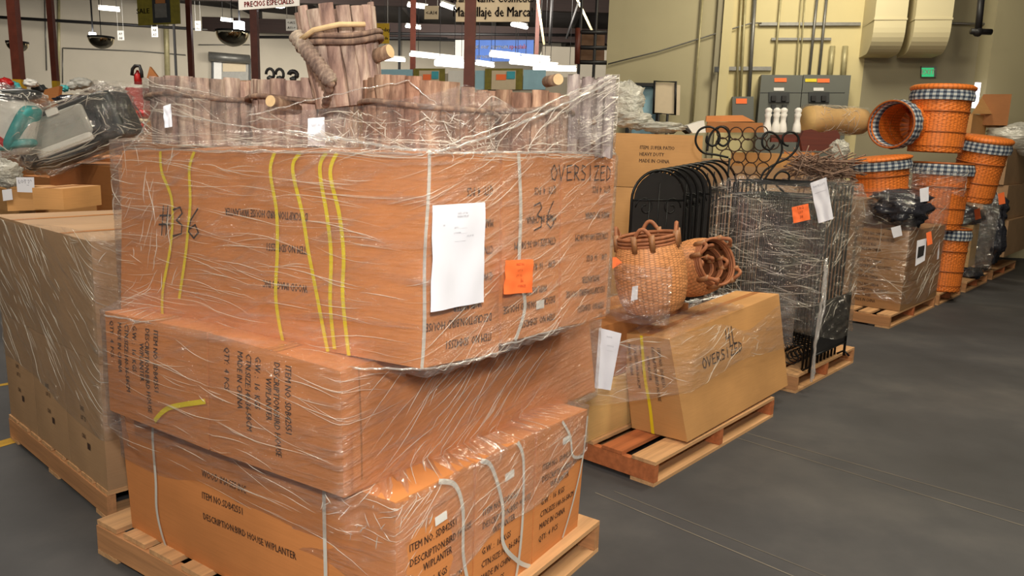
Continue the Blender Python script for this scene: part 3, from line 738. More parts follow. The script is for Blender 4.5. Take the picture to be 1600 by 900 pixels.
planter('brown mossy log planter with a pale cut branch end, right of the humped one', pD.x, pD.y, H3, .145, ztop(pD.x, pD.y-.14, 143), 16, 'bark2', seed=4, hoop=.72, stub=[(sB+V((-.03, .10, .0)), sB, .018)])
pE = PY(925, 180, 2.84)
root = thing('slatted_planter_box', 'grey slatted planter box at the right end of the top tier', 'planter box', (pE.x, pE.y, H3)); rr = random.Random(5)
for i, (u, v, dy) in enumerate([(893, 117, -.10), (915, 121, -.02), (938, 122, .0), (950, 118, -.04), (905, 124, .14), (930, 124, .16)]):
    q = PY(u, 200, 2.76+dy); hh = ztop(q.x, q.y, v); mb = MB()
    mb.grid(lambda a, b: V((q.x+.021*cos(2*pi*a)*(1+.1*sin(6*pi*a)), q.y+.014*sin(2*pi*a), H3+hh*b+.004*sin(a*17+i))), 10, 5, closeu=True); mb.add([V((q.x+.021*cos(2*pi*a/10), q.y+.014*sin(2*pi*a/10), H3+hh)) for a in range(10)], [tuple(range(10))])
    mb.build('slat', M['bark_grey'], root)
for v in (140, 190, 222):
    for dy in (.02, .17):
        a, b = PY(888, v, 2.74+dy), PY(952, v, 2.74+dy); b.z = a.z; mb = MB(); mb.tube([a, b], .009, 6); mb.build('cross_branch', M['twig'], root)
# tall bucket planter leaning on top
bz = zfor(-.57, 2.5, 176); bpos = PY(543, 150, 2.55)
tl = Matrix.Rotation(radians(-8), 4, 'Y') @ Matrix.Rotation(radians(4), 4, 'X')
ht = (PY(520, 14, 2.55)-PY(543, 165, 2.55)).length
q0 = PY(547, 165, 2.55)
k1 = PY(462, 55, 2.42); k2 = PY(517, 128, 2.36); k3 = PY(575, 92, 2.52); k4 = PY(609, 80, 2.48)
bk = planter('tall bucket-shaped log planter leaning on top of the others', q0.x, q0.y, q0.z, .098, ht, 16, 'bark', tilt=tl, taper=1.17, seed=8, hoop=.70, hoops=2, stub=[(k3, k4, .022)])
def twine(a, b, r, n, name, mat, par):
    mb = MB(); P = []
    N = n*6
    mb.tube([a.lerp(b, i/N) for i in range(N+1)], lambda t: r*(1+.14*sin(2*pi*t*n)), 10); return mb.build(name, M[mat], par)
twine(k1, k2, .023, 12, 'wrapped_branch', 'bark', bk); twine(k2, PY(508, 165, 2.42), .012, 4, 'wrapped_branch', 'twig', bk)
mb = MB(); mb.tube([PY(470, 62, 2.40), PY(490, 47, 2.37), PY(530, 38, 2.36), PY(570, 38, 2.40)], .008, 7); mb.build('split_cane', M['endgrain'], bk)
# small slips on the logs
q = [PY(*p, 2.30) for p in ((481, 228), (508, 228), (507, 183), (481, 185))]; sheet('price_slip', 'small white slip behind the film below the leaning bucket planter', 'paper', q, 'paper', lines=[('LOT 36', .010, .5, .7), ('PLANTER', .008, .5, .4)])
q = [PY(*p, 2.52) for p in ((257, 200), (269, 198), (267, 162), (255, 166))]; sheet('price_slip', 'narrow white slip at the far left of the log planters', 'paper', q, 'paper')
# ------------------------------------------------------------------ stretch film of the nearest stack
def poly(cs, ks): return hull([(c.c[k].x, c.c[k].y) for c in cs for k in ks])
p0a, p0b = poly(T0, (0, 1, 2, 3)), poly(T0, (4, 5, 6, 7)); p1 = poly(T1, range(8)); p2a, p2b = poly(T2, (0, 1, 2, 3)), poly(T2, (4, 5, 6, 7))
lg = []
for (p, r) in ((pA, .19), (pB, .19), (pC, .21), (pD, .17)): lg += [(p.x+r*cos(i*pi/6), p.y+r*sin(i*pi/6)) for i in range(12)]
lg += [(PY(956, 200, 2.74).x, 2.72), (PY(956, 200, 2.9).x, 2.95)]
lp = hull(lg)
cx = sum(p[0] for p in p0b)/len(p0b); cy = sum(p[1] for p in p0b)/len(p0b)
def zlo(t):
    x, y = cx+cos(t), cy+sin(t); return .40+.07*sin(t*2+.6)+.03*sin(t*7)
def zhi(t):
    r = polyr(lp, cx, cy, t); x, y = cx+r*cos(t), cy+r*sin(t); q = V((x, y, H3+.1))-CAMP
    u = 800+FPX*q.dot(CR)/q.dot(FW)
    knots = [(150, 135), (245, 122), (330, 160), (400, 172), (480, 165), (600, 140), (650, 128), (720, 142), (790, 175), (860, 150), (955, 118), (1050, 118)]
    u = min(max(u, 151), 1049)
    for (a, b), (c, d) in zip(knots, knots[1:]):
        if a <= u <= c: v = b+(d-b)*(u-a)/(c-a); break
    if y > cy+.1 : return H3+.2
    return max(H3+.06, zfor(x, y, v))
film('stretch_wrap', 'clear stretch wrap wound round the nearest stack of orange-brown cartons', [(.3, p0a), (.46, p0b), (.60, p1), (H2, p1), (H2+.09, p2a), (H3-.02, p2b), (H3+.05, lp), (2.0, lp)],
     [(H0, H1, p0b), (H1, H2, p1), (H2, H3, hull(p2a+p2b))], zlo, zhi, M['film'], n=320, m=130, seed=3, off=.012, zones=[
      (pi, 1.58*pi, 1.05, 1.6, 130, -.03, .07, .08, .45, .0004, .0012), (1.6*pi, 2*pi, 1.05, 1.6, 90, .45, .12, .08, .35, .0004, .0012), (pi, 1.12*pi, 1.0, 1.6, 70, .9, .5, .05, .22, .0006, .0016),
      (pi, 1.58*pi, .66, 1.02, 45, -.08, .15, .06, .4, .0006, .0014), (1.58*pi, 2*pi, .66, 1.02, 70, .55, .12, .1, .5, .0006, .0014), (1.58*pi, 2*pi, .40, .66, 35, .5, .2, .08, .3, .0006, .0014),
      (pi, 1.58*pi, .45, .66, 25, -.1, .15, .08, .4, .0006, .0013), (1.5*pi, 1.64*pi, .52, .66, 40, .7, .7, .02, .08, .0008, .002),
      (pi, 2*pi, 1.60, 1.65, 110, 0, .08, .08, .5, .0005, .0014), (pi, 1.6*pi, 1.63, 1.80, 60, -.2, .2, .08, .45, .0006, .0018), (1.72*pi, 2*pi, 1.63, 1.9, 60, .6, .12, .08, .4, .0006, .0018), (1.5*pi, 1.74*pi, 1.61, 1.72, 130, .3, .8, .015, .09, .0006, .0016)])
fr = thing('twisted_film_ropes', 'bunched ropes of stretch film crossing the log planters of the nearest stack', 'stretch wrap', (0, 2.2, H3))
n_ = 0
for pts, r in ([((385, 182), (470, 160), (560, 140), (640, 126)), .0022], [((445, 204), (560, 222), (640, 234), (690, 236)), .006], [((690, 236), (780, 208), (870, 168), (956, 128)), .006],
               [((700, 226), (800, 190), (880, 150), (958, 120)), .003], [((250, 175), (330, 190), (430, 205), (520, 222)), .003], [((640, 128), (690, 170), (740, 205), (780, 222)), .002],
               [((200, 232), (330, 236), (480, 238), (660, 240)), .005], [((672, 240), (760, 238), (860, 238), (962, 240)), .005], [((196, 236), (222, 205), (246, 160)), .003],
               [((163, 492), (250, 508), (330, 520)), .005], [((330, 516), (440, 545), (540, 575), (655, 577)), .005], [((655, 578), (720, 568), (782, 550)), .005], [((784, 540), (880, 512), (948, 498)), .004]):
    Y = 2.2
    P = []
    for (u, v) in pts:
        # distance chosen on the film surface
        best = None; d = ray(u, v)
        for i in range(60, 400):
            s = i*.01; p = CAMP+d*s; z = p.z
            pl = lp if z > H3+.03 else (p2b if z > H2 else p1)
            th = atan2(p.y-cy, p.x-cx)
            if hypot(p.x-cx, p.y-cy) <= polyr(pl, cx, cy, th)+.022: best = p; break
        if best is not None: P.append(best)
    if len(P) > 1: strand('film_rope', P, r, 'rope', fr, seed=n_); n_ += 1
# ================================================================== LEFT STACK
YB = radians(48.4); FB = (-1.70, 3.045)
pallet('wooden pallet at the left under the greyish wrapped cartons', FB, YB, 1.32, 1.05, .135, 8)
zb1 = zfor(FB[0], FB[1], 572); zb2 = zfor(FB[0], FB[1], 378)
lab = ['greyish carton with small black marks, nearest of the lower row on the left pallet', 'greyish carton in the middle of the lower row on the left pallet', 'greyish carton at the far left of the lower row on the left pallet']
CB = tier_cartons((FB[0]+.005, FB[1]+.01), YB, [(0, .44), (.44, .88), (.88, 1.31)], 'a', 1.0, .135, zb1, [], lab, ['card_grey']*3, [.006]*3, seed=20)
CB += tier_cartons((FB[0]+.005, FB[1]+.01), YB, [(0, .66), (.66, 1.32)], 'a', 1.0, zb1+.003, zb2, [], ['tall greyish carton, right of the two on the upper left stack', 'tall greyish carton, left of the two on the upper left stack'], ['card_grey']*2, [.006]*2, seed=26)
for c in CB[:3]:
    c.text('L', ['DATE', 'LOT 12', '', 'C/NO.'], .03, .45, .55, 0, 1.4, sx=.6); c.sticker('L', .62, .28, .03, .03, 'ink', 'handling_mark')
mb = MB(); fn = CB[0].m('R', .02); mb.grid(lambda u, v: fn(.16+u*.05, -.10+v*.12), 2, 4); o = mb.build('white_tag', M['paper']); tag(o, 'small white tag hanging at the near corner of the left pallet', 'tag')
s0 = PZ(100, 328, zb2+.004); s1 = PZ(159, 320, zb2+.004); s2 = PZ(63, 329, zb2+.004)
zz = zfor(s0.x, s0.y, 295); R_ = (s1-s0); L_ = V((-R_.y, R_.x, 0)).normalized()*.17
c8 = [s0, s0+L_, s0+L_+R_, s1]; c8 = c8+[p+V((0, 0, zz-s0.z)) for p in c8]
Carton('small_carton', 'small plain tan carton sitting alone on top of the left stack', c8, M['card_tan'], bulge=.002, cat='carton', n=5)
pb0 = poly(CB[:3], (0, 1, 2, 3)); pb1 = poly(CB[3:], (4, 5, 6, 7))
film('stretch_wrap', 'clear stretch wrap round the upper half of the greyish left stack', [(.4, pb0), (zb1, pb1), (zb2, pb1)], [(.1, zb2, pb1)], lambda t: .42+.06*sin(t*2+1), lambda t: zb2-.006+.05*max(0, sin(t*1+2.6)), zones=[(.9*pi, 1.62*pi, .5, 1.2, 130, -.72, .12, .06, .45, .0006, .0017), (1.5*pi, 2*pi, .5, 1.2, 40, .3, .5, .04, .2, .0008, .002)], mat=film_mat('clear_film_left', tint=(.7, .66, .58), base=.10, streak=.5, rot=-.5, rot2=-.75, su=3, sv=34, rough=.12, white=.4), n=200, m=60, seed=12, off=.01)
# ================================================================== OVERSIZED CARTON PALLET
YC = radians(49)
pallet('reddish wooden pallet under the leaning OVERSIZED carton', (.73, 3.56), YC, 1.05, 1.45, .13, 6, red=True)
c = corner8((.94, 3.80), YC, .40, 1.38, .132, .76)
for k, px in {0: (1074, 691), 3: (1231, 602), 4: (1046, 530), 7: (1217, 459), 1: (986, 687), 5: (972, 520)}.items(): c[k] = snap(c[k], *px)
c[6] = c[5]+(c[7]-c[4]); c[2] = c[1]+(c[3]-c[0])
for k in (1, 0, 3, 2): c[k].z = max(c[k].z, .131)
C1 = Carton('shipping_carton', 'long leaning tan carton hand-lettered OVERSIZED below the woven baskets', c, M['card_tan'], bulge=.006, seed=31)
mb = MB(); fn = C1.m('R', .002); A, B = C1.size('R')
hand(mb, 'OVERSIZED', .055, fn, .20*A, .60*B, .007, .95, .0); hand(mb, '4L', .10, fn, .42*A, .70*B, .008, .7); mb.build('handwriting', M['marker'], C1.root)
C1.strap('L', [(.40, 0), (.42, .3), (.40, .6), (.43, 1)], .02, 'yellow'); C1.text('L', BL, .03, .72, .90, -pi/2, 1.4, sx=.8)
cc = corner8((.335, 3.70), YC, .42, 1.1, .132, .44); C2 = Carton('shipping_carton', 'tan carton low on the second pallet, partly behind the nearest stack', cc, M['card_pale'], seed=33)
cc = corner8((.345, 3.71), YC, .42, 1.1, .444, .74); C3 = Carton('shipping_carton', 'brown carton behind the tilted white paper on the second pallet', cc, M['card_dark'], seed=34)
def cpt(f, u, v, o=.02): return C1.P(f, u, v, o)
q = [PY(*p, 3.62) for p in ((929, 606), (954, 610), (971, 521), (936, 512))]; sheet('packing_list', 'tilted white paper hanging between the nearest stack and the leaning carton', 'paper', q, 'paper', lines=[('DATE', .010, .5, .88), ('QTY PCS', .008, .6, .74), ('-----------', .008, .6, .66)])
q = [PY(*p, 3.9) for p in ((957, 420), (972, 410), (963, 402), (957, 402))]; sheet('orange_tag', 'corner of an orange tag peeking out left of the upright woven basket', 'tag', q, 'orange', n=3)
# ------------------------------------------------------------------ woven baskets
def basis(axis):
    a = V(axis).normalized(); x = a.orthogonal().normalized(); return Matrix((x, a.cross(x), a)).transposed().to_4x4()
def basket(label, base, axis, r, h, mat='wicker', handles=4, seed=0, spin=0, group=None, n=96):
    T = Matrix.Translation(base) @ basis(axis) @ Matrix.Rotation(spin, 4, 'Z')
    root = thing('woven_basket', label, 'basket', base, 0, group)
    pr = [(.0, .01), (.6, .0), (.78, .04), (.9, .15), (.98, .32), (1.0, .5), (.98, .64), (.93, .76), (.86, .86), (.80, .90)]
    prof = []
    for i in range(len(pr)-1):
        k = 6 if i > 1 else 2
        for j in range(k): t = j/k; prof.append((r*(pr[i][0]*(1-t)+pr[i+1][0]*t), h*(pr[i][1]*(1-t)+pr[i+1][1]*t)))
    prof.append((r*.80, h*.90))
    wv = lambda rr, z, a, i: rr+(.0035*cos(24*a+(pi if i % 2 else 0)) if rr > r*.5 else 0)
    mb = MB(); mb.lathe(prof, T, n, fn=wv); mb.build('woven_body', M[mat], root)
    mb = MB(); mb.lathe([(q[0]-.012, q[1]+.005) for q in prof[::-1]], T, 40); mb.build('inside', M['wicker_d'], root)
    mb = MB()
    for zz_ in (.885, .93, .975): mb.tube([T@V((r*.81*cos(2*pi*i/40), r*.81*sin(2*pi*i/40), h*zz_)) for i in range(40)], h*.024, 6, close=True)
    mb.build('rim_band', M['wicker_d'], root)
    for k in range(handles):
        a = 2*pi*k/handles
        for s in (-1, 1):
            b = a+s*.28; mb = MB(); mb.box((0, 0, 0), (.001, .001, .001))
            mb = MB(); Pm = [T@V((r*.86*cos(b), r*.86*sin(b), h*q)) for q in (.82, 1.03)]; mb.tube(Pm, .016, 6); mb.build('rim_post', M['wicker'], root)
        mb = MB(); P = [T@V((r*.84*cos(a-.28+.56*t), r*.84*sin(a-.28+.56*t), h*(.99+.12*sin(pi*t)))) for t in [i/10 for i in range(11)]]
        mb.tube(P, .011, 6); mb.build('handle', M['wicker_d'], root)
    return root
b1 = PY(1022, 486, 4.05); basket('upright woven basket with looped rim handles, left of the two on the OVERSIZED carton', b1, (-.16, .0, 1), .19, .42, spin=.5, group=None)
ax = V((.50, -.80, .34)).normalized(); b2 = PY(1116, 410, 4.30)-ax*.33; basket('woven basket lying with its mouth to the right and smaller baskets nested inside', b2, ax, .165, .36, spin=.3)
basket('smaller woven basket nested inside the basket lying on its side', b2+ax*.035, ax, .118, .27, spin=.9, handles=4, n=60)
basket('smallest woven basket, innermost of the nest in the basket lying on its side', b2+ax*.06, ax+V((-.12, 0, -.1)), .074, .22, spin=.2, handles=2, n=48)
fp = hull([(p.x, p.y) for p in c]+[(p.x, p.y) for p in C3.c]); ztc = max(c[4].z, c[7].z)
film('stretch_wrap', 'clear stretch wrap over the leaning OVERSIZED carton and its neighbours', [(.35, fp), (.8, fp)], [], lambda t: .36+.12*sin(t+2.2), lambda t: .70+.05*sin(t*3), zones=[(pi, 2*pi, .35, .74, 110, .2, .5, .04, .3, .0008, .0022)], mat=film_mat('clear_film_carton', base=.08, streak=.42, rot=-.15, rot2=.5, su=3, sv=26, rough=.1, bd=.05), n=200, m=40, seed=14, off=.012)
mb = MB(); A_, B_ = C1.size('T')
mb.grid(lambda u, v: C1.P('T', u*.62, -.06+v*1.1, .012+.03*abs(noise.noise(V((u*7, v*5, 3))))+.008*noise.noise(V((u*25, v*19, 8)))), 60, 30, uvf=lambda u, v: (u*1.0, v*.6))
tag(mb.build('crumpled_film', M['film_top']), 'crumpled clear film lying on the OVERSIZED carton under the woven baskets', 'plastic film')
mb = MB(); bx = b1+V((-.05, -.03, .16))
mb.grid(lambda u, v: bx+V((.20*cos(2.9+2.2*u)*(1.12+.04*noise.noise(V((u*8, v*8, 2)))), .20*sin(2.9+2.2*u)*(1.12+.04*noise.noise(V((u*9, v*6, 4)))), -.18+.30*v)), 30, 24, uvf=lambda u, v: (u*.5, v*.4))
tag(mb.build('crumpled_film', M['film_top']), 'crumpled clear film clinging to the left side of the upright woven basket', 'plastic film')
q = [PY(*p, 3.84) for p in ((986, 470), (996, 468), (997, 446), (988, 448))]; sheet('price_slip', 'tiny white slip under film on the upright woven basket', 'paper', q, 'paper', n=3)
# ================================================================== WROUGHT IRON PALLET
YD = radians(48); FD = (2.0, 5.15)
LD = V((-sin(YD), cos(YD), 0)); RD = V((cos(YD), sin(YD), 0)); FDv = V((FD[0], FD[1], 0))
pallet('wooden pallet under the film-wrapped black iron screens', FD, YD, 1.25, 1.16, .13, 7)
def DP(a, b, z): return FDv+LD*a+RD*b+V((0, 0, z))
zt = zfor(DP(.06, .2, 0).x, DP(.06, .2, 0).y, 288)
def spiral(c, x, y, r, t0, turns, k=26, shrink=.15):
    return [c+x*(r*(1-(1-shrink)*i/k)*cos(t0+turns*2*pi*i/k))+y*(r*(1-(1-shrink)*i/k)*sin(t0+turns*2*pi*i/k)) for i in range(k+1)]
Zv = V((0, 0, 1))
def screen(label, b, a0=.03, a1=.66, top=zt, group='black iron screens on the third pallet', dz=0):
    root = thing('iron_screen', label, 'iron screen', DP(a0, b, .131), 0, group)
    mb = MB(); mb.tube([DP(a0, b, .131), DP(a0, b, top), DP(a1, b, top), DP(a1, b, .131)], .009, 5); mb.tube([DP(a0, b, .30), DP(a1, b, .30)], .007, 5); mb.tube([DP(a0, b, top-.10), DP(a1, b, top-.10)], .007, 5); mb.build('frame', M['iron'], root)
    mb = MB(); n = 14
    for i in range(1, n): mb.tube([DP(a0+(a1-a0)*i/n, b, .30), DP(a0+(a1-a0)*i/n, b, top-.10)], .005, 4)
    mb.build('bars', M['iron'], root)
    mb = MB()
    for i in range(4):
        aa = a0+(a1-a0)*(i+.5)/4; mb.tube(spiral(DP(aa, b, .215), LD, Zv, .07, 0, 1.4 if i % 2 else -1.4, 18), .005, 4)
    mb.build('scrollwork', M['iron'], root)
    return root
for i in range(10):
    screen('black iron screen with upright bars, ' + ['frontmost', 'second', 'third', 'fourth', 'fifth', 'sixth', 'seventh', 'eighth', 'ninth', 'rearmost'][i] + ' of those facing the leaning carton', .16+.07*i, .03, .70, zt-(.02*(i % 2)))
# end panel with fine dark mesh standing on feet at the right end
root = thing('mesh_fire_screen', 'black mesh panel on two thin feet at the right end of the iron screens', 'fire screen', DP(-.03, .5, .131))
mb = MB(); mb.tube([DP(-.03, .14, .131), DP(-.03, .14, .62), DP(-.03, .82, .62), DP(-.03, .82, .131)], .010, 5); mb.tube([DP(-.03, .14, .24), DP(-.03, .82, .24)], .008, 5); mb.build('frame', M['iron'], root)
mb = MB(); mb.add([DP(-.028, .15, .24), DP(-.028, .81, .24), DP(-.028, .81, .61), DP(-.028, .15, .61)], [(0, 1, 2, 3)]); mb.add([DP(-.024, .15, .24), DP(-.024, .81, .24), DP(-.024, .81, .61), DP(-.024, .15, .61)], [(3, 2, 1, 0)]); mb.build('mesh_panel', M['black'], root)
for s in (.14, .82): mb = MB(); mb.tube([DP(-.07, s, .134), DP(-.03, s, .17), DP(.02, s, .134)], .008, 5); mb.build('foot', M['iron'], root)
# arched racks standing in a row
ords = ['nearest', 'second', 'third', 'fourth', 'fifth', 'sixth', 'seventh', 'eighth', 'farthest']
for i in range(9):
    u = 1030+i*10.5; Y = 5.35+i*.085; cen = PY(u, 300, Y); w = .205; ztop_ = zfor(cen.x, cen.y, 266-i*1.9); root = thing('arched_rack', 'black iron arched rack, ' + ords[i] + ' of the row of arches left of the iron screens', 'iron rack', V((cen.x, cen.y, .13)), 0, 'black arched racks on the third pallet')
    ux = V((.95, .30, 0)).normalized(); uy = V((0, 0, 1))
    c0 = V((cen.x, cen.y, ztop_-w))
    arch = [c0-ux*w+uy*(-.9)]+[c0+ux*(w*cos(pi-pi*j/20))+uy*(w*sin(pi-pi*j/20)) for j in range(21)]+[c0+ux*w+uy*(-.9)]
    arch = [V((p.x, p.y, max(p.z, .131))) for p in arch]
    mb = MB(); mb.tube(arch, .0095, 6); mb.tube([c0-ux*w, c0+ux*w], .006, 5); mb.build('arch_frame', M['iron'], root)
    mb = MB()
    for s in (-1, 1): mb.tube(spiral(c0+ux*(s*.10)-uy*.05, ux*s, uy, .075, 0, 1.3, 18), .005, 4); mb.tube([c0+ux*(s*.07)+uy*.0, c0+ux*(s*.07)+uy*-.5], .005, 4)
    mb.tube([c0-uy*.5, c0+uy*.12], .005, 4)
    mb.build('scrollwork', M['iron'], root)
    if i in (0, 4): mb = MB(); mb.add([c0-ux*w*.95+uy*-.85, c0+ux*w*.95+uy*-.85, c0+ux*w*.95, c0-ux*w*.95], [(0, 1, 2, 3)]); mb.add([c0+ux*(w*.93*cos(pi*j/12))+uy*(w*.93*sin(pi*j/12)) for j in range(13)], [tuple(range(13))]); mb.build('mesh_panel', M['black'], root)
# headboard of iron circles with S scrolls
Y = 6.0; H = lambda u, v: PY(u, v, Y+.0*(u-1160)/100)
root = thing('iron_headboard', 'brown wrought-iron headboard of linked circles with black scroll ends, above the arched racks', 'headboard', H(1165, 300))
mb = MB(); px = Y/FPX
rows = [(207, 1130, 1190), (225, 1124, 1206), (243, 1135, 1205), (262, 1148, 1200), (280, 1158, 1196), (298, 1160, 1196)]
for ri, (v, u0, u1) in enumerate(rows):
    k = int((u1-u0)/20)
    for j in range(k+1):
        c = H(u0+j*20.0+(ri % 2)*4, v+2*sin(j)); mb.tube([c+V((.048*cos(t*pi/8), 0, .048*sin(t*pi/8))) for t in range(16)], .0045, 4, close=True)
mb.build('circle_lattice', M['iron_b'], root)
mb = MB()
for pts in ([(1138, 246), (1120, 242), (1098, 238), (1087, 222), (1092, 204), (1108, 198), (1122, 206), (1124, 220), (1114, 228), (1104, 222), (1105, 212)], [(1105, 236), (1108, 216), (1116, 203), (1128, 198), (1138, 206), (1139, 220), (1131, 228), (1122, 223), (1123, 214)],
            [(1196, 300), (1188, 286), (1194, 268), (1212, 256), (1232, 246), (1246, 230), (1247, 214), (1236, 206), (1224, 212), (1224, 224), (1232, 228)], [(1188, 292), (1200, 272), (1216, 250), (1222, 232), (1216, 214), (1202, 206), (1192, 214), (1192, 228), (1202, 234), (1210, 226)],
            [(1225, 300), (1214, 290), (1210, 278), (1220, 268), (1232, 272), (1232, 284), (1224, 286)]):
    P = [H(*p) for p in pts]; Q = []
    for i in range(len(P)-1):
        p0, p1_, p2_, p3 = [P[min(max(j, 0), len(P)-1)] for j in (i-1, i, i+1, i+2)]
        for j in range(6):
            t = j/6; Q.append(.5*((2*p1_)+(p2_-p0)*t+(2*p0-5*p1_+4*p2_-p3)*t*t+(3*p1_-p0-3*p2_+p3)*t**3))
    mb.tube(Q+[P[-1]], .0085, 6); mb.build('scroll_end', M['iron'], root); mb = MB()
mb = MB(); mb.tube([H(1140, 247), V((H(1140, 247).x-.02, Y, .14))], .008, 5); mb.tube([H(1200, 300), V((H(1200, 300).x, Y, .14))], .008, 5); mb.build('leg', M['iron'], root)
dpoly = hull([(DP(a, b, 0).x, DP(a, b, 0).y) for a, b in ((-.04, .1), (-.04, .86), (.75, .95), (1.15, .9), (1.15, .25), (.72, .08))])
dpt = hull([(DP(a, b, 0).x, DP(a, b, 0).y) for a, b in ((.02, .12), (.0, .82), (.75, .9), (1.12, .9), (1.14, .30), (.72, .10))])
def dtop(t):
    x = cos(t)*V((1, 0, 0)).x; p = V((cos(t), sin(t), 0)); return zt+.02-.10*max(0, p.dot(LD))+.02*sin(5*t)
film('stretch_wrap', 'clear crinkled stretch wrap round the black iron screens and racks', [(.3, dpoly), (zt-.1, dpoly), (zt+.05, dpt)], [], lambda t: .36+.06*sin(3*t), dtop, M['film_dark'], n=220, m=70, seed=15, off=.012, wr=.02, zones=[(pi*.95, 1.6*pi, .5, zt, 260, .12, .22, .04, .35, .0008, .0026), (1.5*pi, 2*pi, .5, zt, 160, .2, .5, .04, .3, .0008, .0026), (pi, 1.6*pi, .5, zt-.25, 160, -.25, .3, .03, .22, .0008, .003)])
fr2 = thing('twisted_film_ropes', 'bunched film hanging down the right corner of the iron screens', 'stretch wrap', DP(-.05, .06, .5))
strand('film_rope', [DP(-.07, .12, .95), DP(-.09, .08, .7), DP(-.08, .06, .45), DP(-.09, .03, .10)], .016, 'rope', fr2, seed=50); strand('film_rope', [DP(-.07, .15, .9), DP(-.10, .10, .62), DP(-.085, .05, .35), DP(-.10, .04, .12)], .012, 'rope', fr2, seed=53)
def D2(u, v, o=.05):
    n = -RD; d = ray(u, v); o_ = DP(0, .06-o, 0); return CAMP+d*((o_-CAMP).dot(n)/d.dot(n))
q = [D2(*p) for p in ((1279, 349), (1302, 342), (1291, 277), (1266, 286))]; sheet('packing_list', 'tilted white packing list on the film at the corner of the iron screens', 'paper', q, 'paper', lines=[('DATE LOT', .02, .5, .85), ('--------------', .02, .5, .7)], curl=.01)
q = [D2(*p) for p in ((1240, 349), (1266, 343), (1263, 318), (1237, 324))]; sheet('orange_lot_tag', 'fluorescent orange tag on the film of the black iron screens', 'tag', q, 'orange', lines=[('TAG', .03, .5, .75), ('LOT', .022, .5, .5), ('38', .03, .5, .2)], mark='red_ink')
# ================================================================== BROWN PRINTED CARTONS
YE = radians(47.7); FE = (3.68, 7.30); LE = V((-sin(YE), cos(YE), 0)); RE = V((cos(YE), sin(YE), 0)); FEv = V((FE[0], FE[1], 0))
def EP(a, b, z): return FEv+LE*a+RE*b+V((0, 0, z))
pallet('wooden pallet under the wrapped stack of small brown printed cartons', FE, YE, 1.2, 1.6, .13, 7)
pallet('wooden pallet behind the printed cartons, under the orange hampers', EP(0, 1.75, 0)[:2], YE, 1.2, 1.0, .13, 6)
M['card_e'] = cardboard('dusty_brown_cardboard', srgb(164, 124, 84))
fc = EP(0, .28, 0); zE = [.132]+[zfor(fc.x, fc.y, v) for v in (444, 408, 362)]
dep = [(.28, .95), (.955, 1.6)]; col = [(0, .485), (.515, 1.0)]
rn = ['bottom', 'middle', 'top']; cn = ['front', 'left']; dn = ['near', 'far']
EC = []
for r in range(3):
    for a, (a0, a1) in enumerate(col):
        for d, (d0, d1) in enumerate(dep):
            c = corner8(FE, YE, a1, d1, zE[r]+.002, zE[r+1]-.002, a0, d0)
            if a == 1 and d == 1: continue
            EC.append(Carton('printed_carton', 'brown printed carton, %s row, %s of the %s column beside the iron screens' % (rn[r], dn[d], cn[a]), c, M['card_e'], bulge=.004, group='brown printed cartons on the fourth pallet', n=4, seam=False, seed=40+r*4+a*2+d))
            if d == 0: EC[-1].text('L', ['STYLE NO: 2083-4', 'DESCRIPTION: ASSORTED', 'G.W: 12 KGS', 'MADE IN CHINA'], .045, .08, .78, 0, 1.2, sx=.62)
c = corner8(FE, YE, 1.0, .95, zE[3]+.002, zE[3]+.28, .505, .28); EC.append(Carton('printed_carton', 'brown printed carton alone on a fourth row beside the iron screens', c, M['card_e'], bulge=.004, n=4, seed=60)); EC[-1].text('L', ['ASSORTED', 'MADE IN CHINA'], .05, .1, .6)
EC[1].root['label'] = EC[1].root['label']
def EW(u, v, o=.06):
    n = LE*-1; d = ray(u, v); o_ = EP(-o, 0, 0); return CAMP+d*((o_-CAMP).dot(n)/d.dot(n))
def EL(u, v, o=.06, b=.28):
    n = RE*-1; d = ray(u, v); o_ = EP(0, b-o, 0); return CAMP+d*((o_-CAMP).dot(n)/d.dot(n))
q = [EL(*p) for p in ((1430, 416), (1445, 407), (1448, 372), (1433, 376))]; sh = sheet('shipping_label', 'white label with a black square on the end of the printed cartons', 'label', q, 'paper', n=4)
q = [EL(*p, .065) for p in ((1433, 404), (1443, 399), (1445, 383), (1435, 386))]; mb = MB(); mb.add(q, [(0, 1, 2, 3)]); mb.build('black_square', M['black'], sh)
for lb, cs, mt in (('white slip above the front column of printed cartons', ((1396, 372), (1410, 368), (1407, 352), (1392, 356)), 'paper'), ('white slip on the black plastic above the printed cartons', ((1438, 316), (1451, 314), (1451, 292), (1437, 295)), 'paper'), ('small orange tag on the end of the printed cartons', ((1449, 384), (1457, 381), (1455, 361), (1447, 364)), 'orange')):
    q = [EL(*p, .08) for p in cs]; sheet('slip', lb, 'tag', q, mt, n=4)
def lump(name, label, cat, u, v, Y, su, sv, mat, seed, amp=.3, fr=2.5, dep=None, parent=None, group=None):
    p = PY(u, v, Y); k = Y/FPX; mb = MB(); mb.blob(p, (su*k, (dep or su*k), sv*k), seed, amp, fr, 32, 20); o = mb.build(name, M[mat], parent)
    if parent is None: tag(o, label, cat, group)
    return o
t = NT('black_glossy_plastic'); f = t.noise(t.coord(), 9, 4); t.b.inputs['Base Color'].default_value = srgb(40, 40, 46); t.b.inputs['Roughness'].default_value = .16; t.link(t.bump(f, 1, .03), t.b.inputs['Normal']); M['blackbag'] = t.m
lump('black_plastic_bundle', 'black plastic bundle on top of the printed cartons, upper one', 'bundle', 1408, 308, 7.9, 40, 12, 'blackbag', 3); lump('black_plastic_bundle', 'black plastic bundle draped over the front of the printed cartons, lower one', 'bundle', 1408, 330, 7.75, 42, 22, 'blackbag', 5, .35)
rr = random.Random(3); mb = MB()
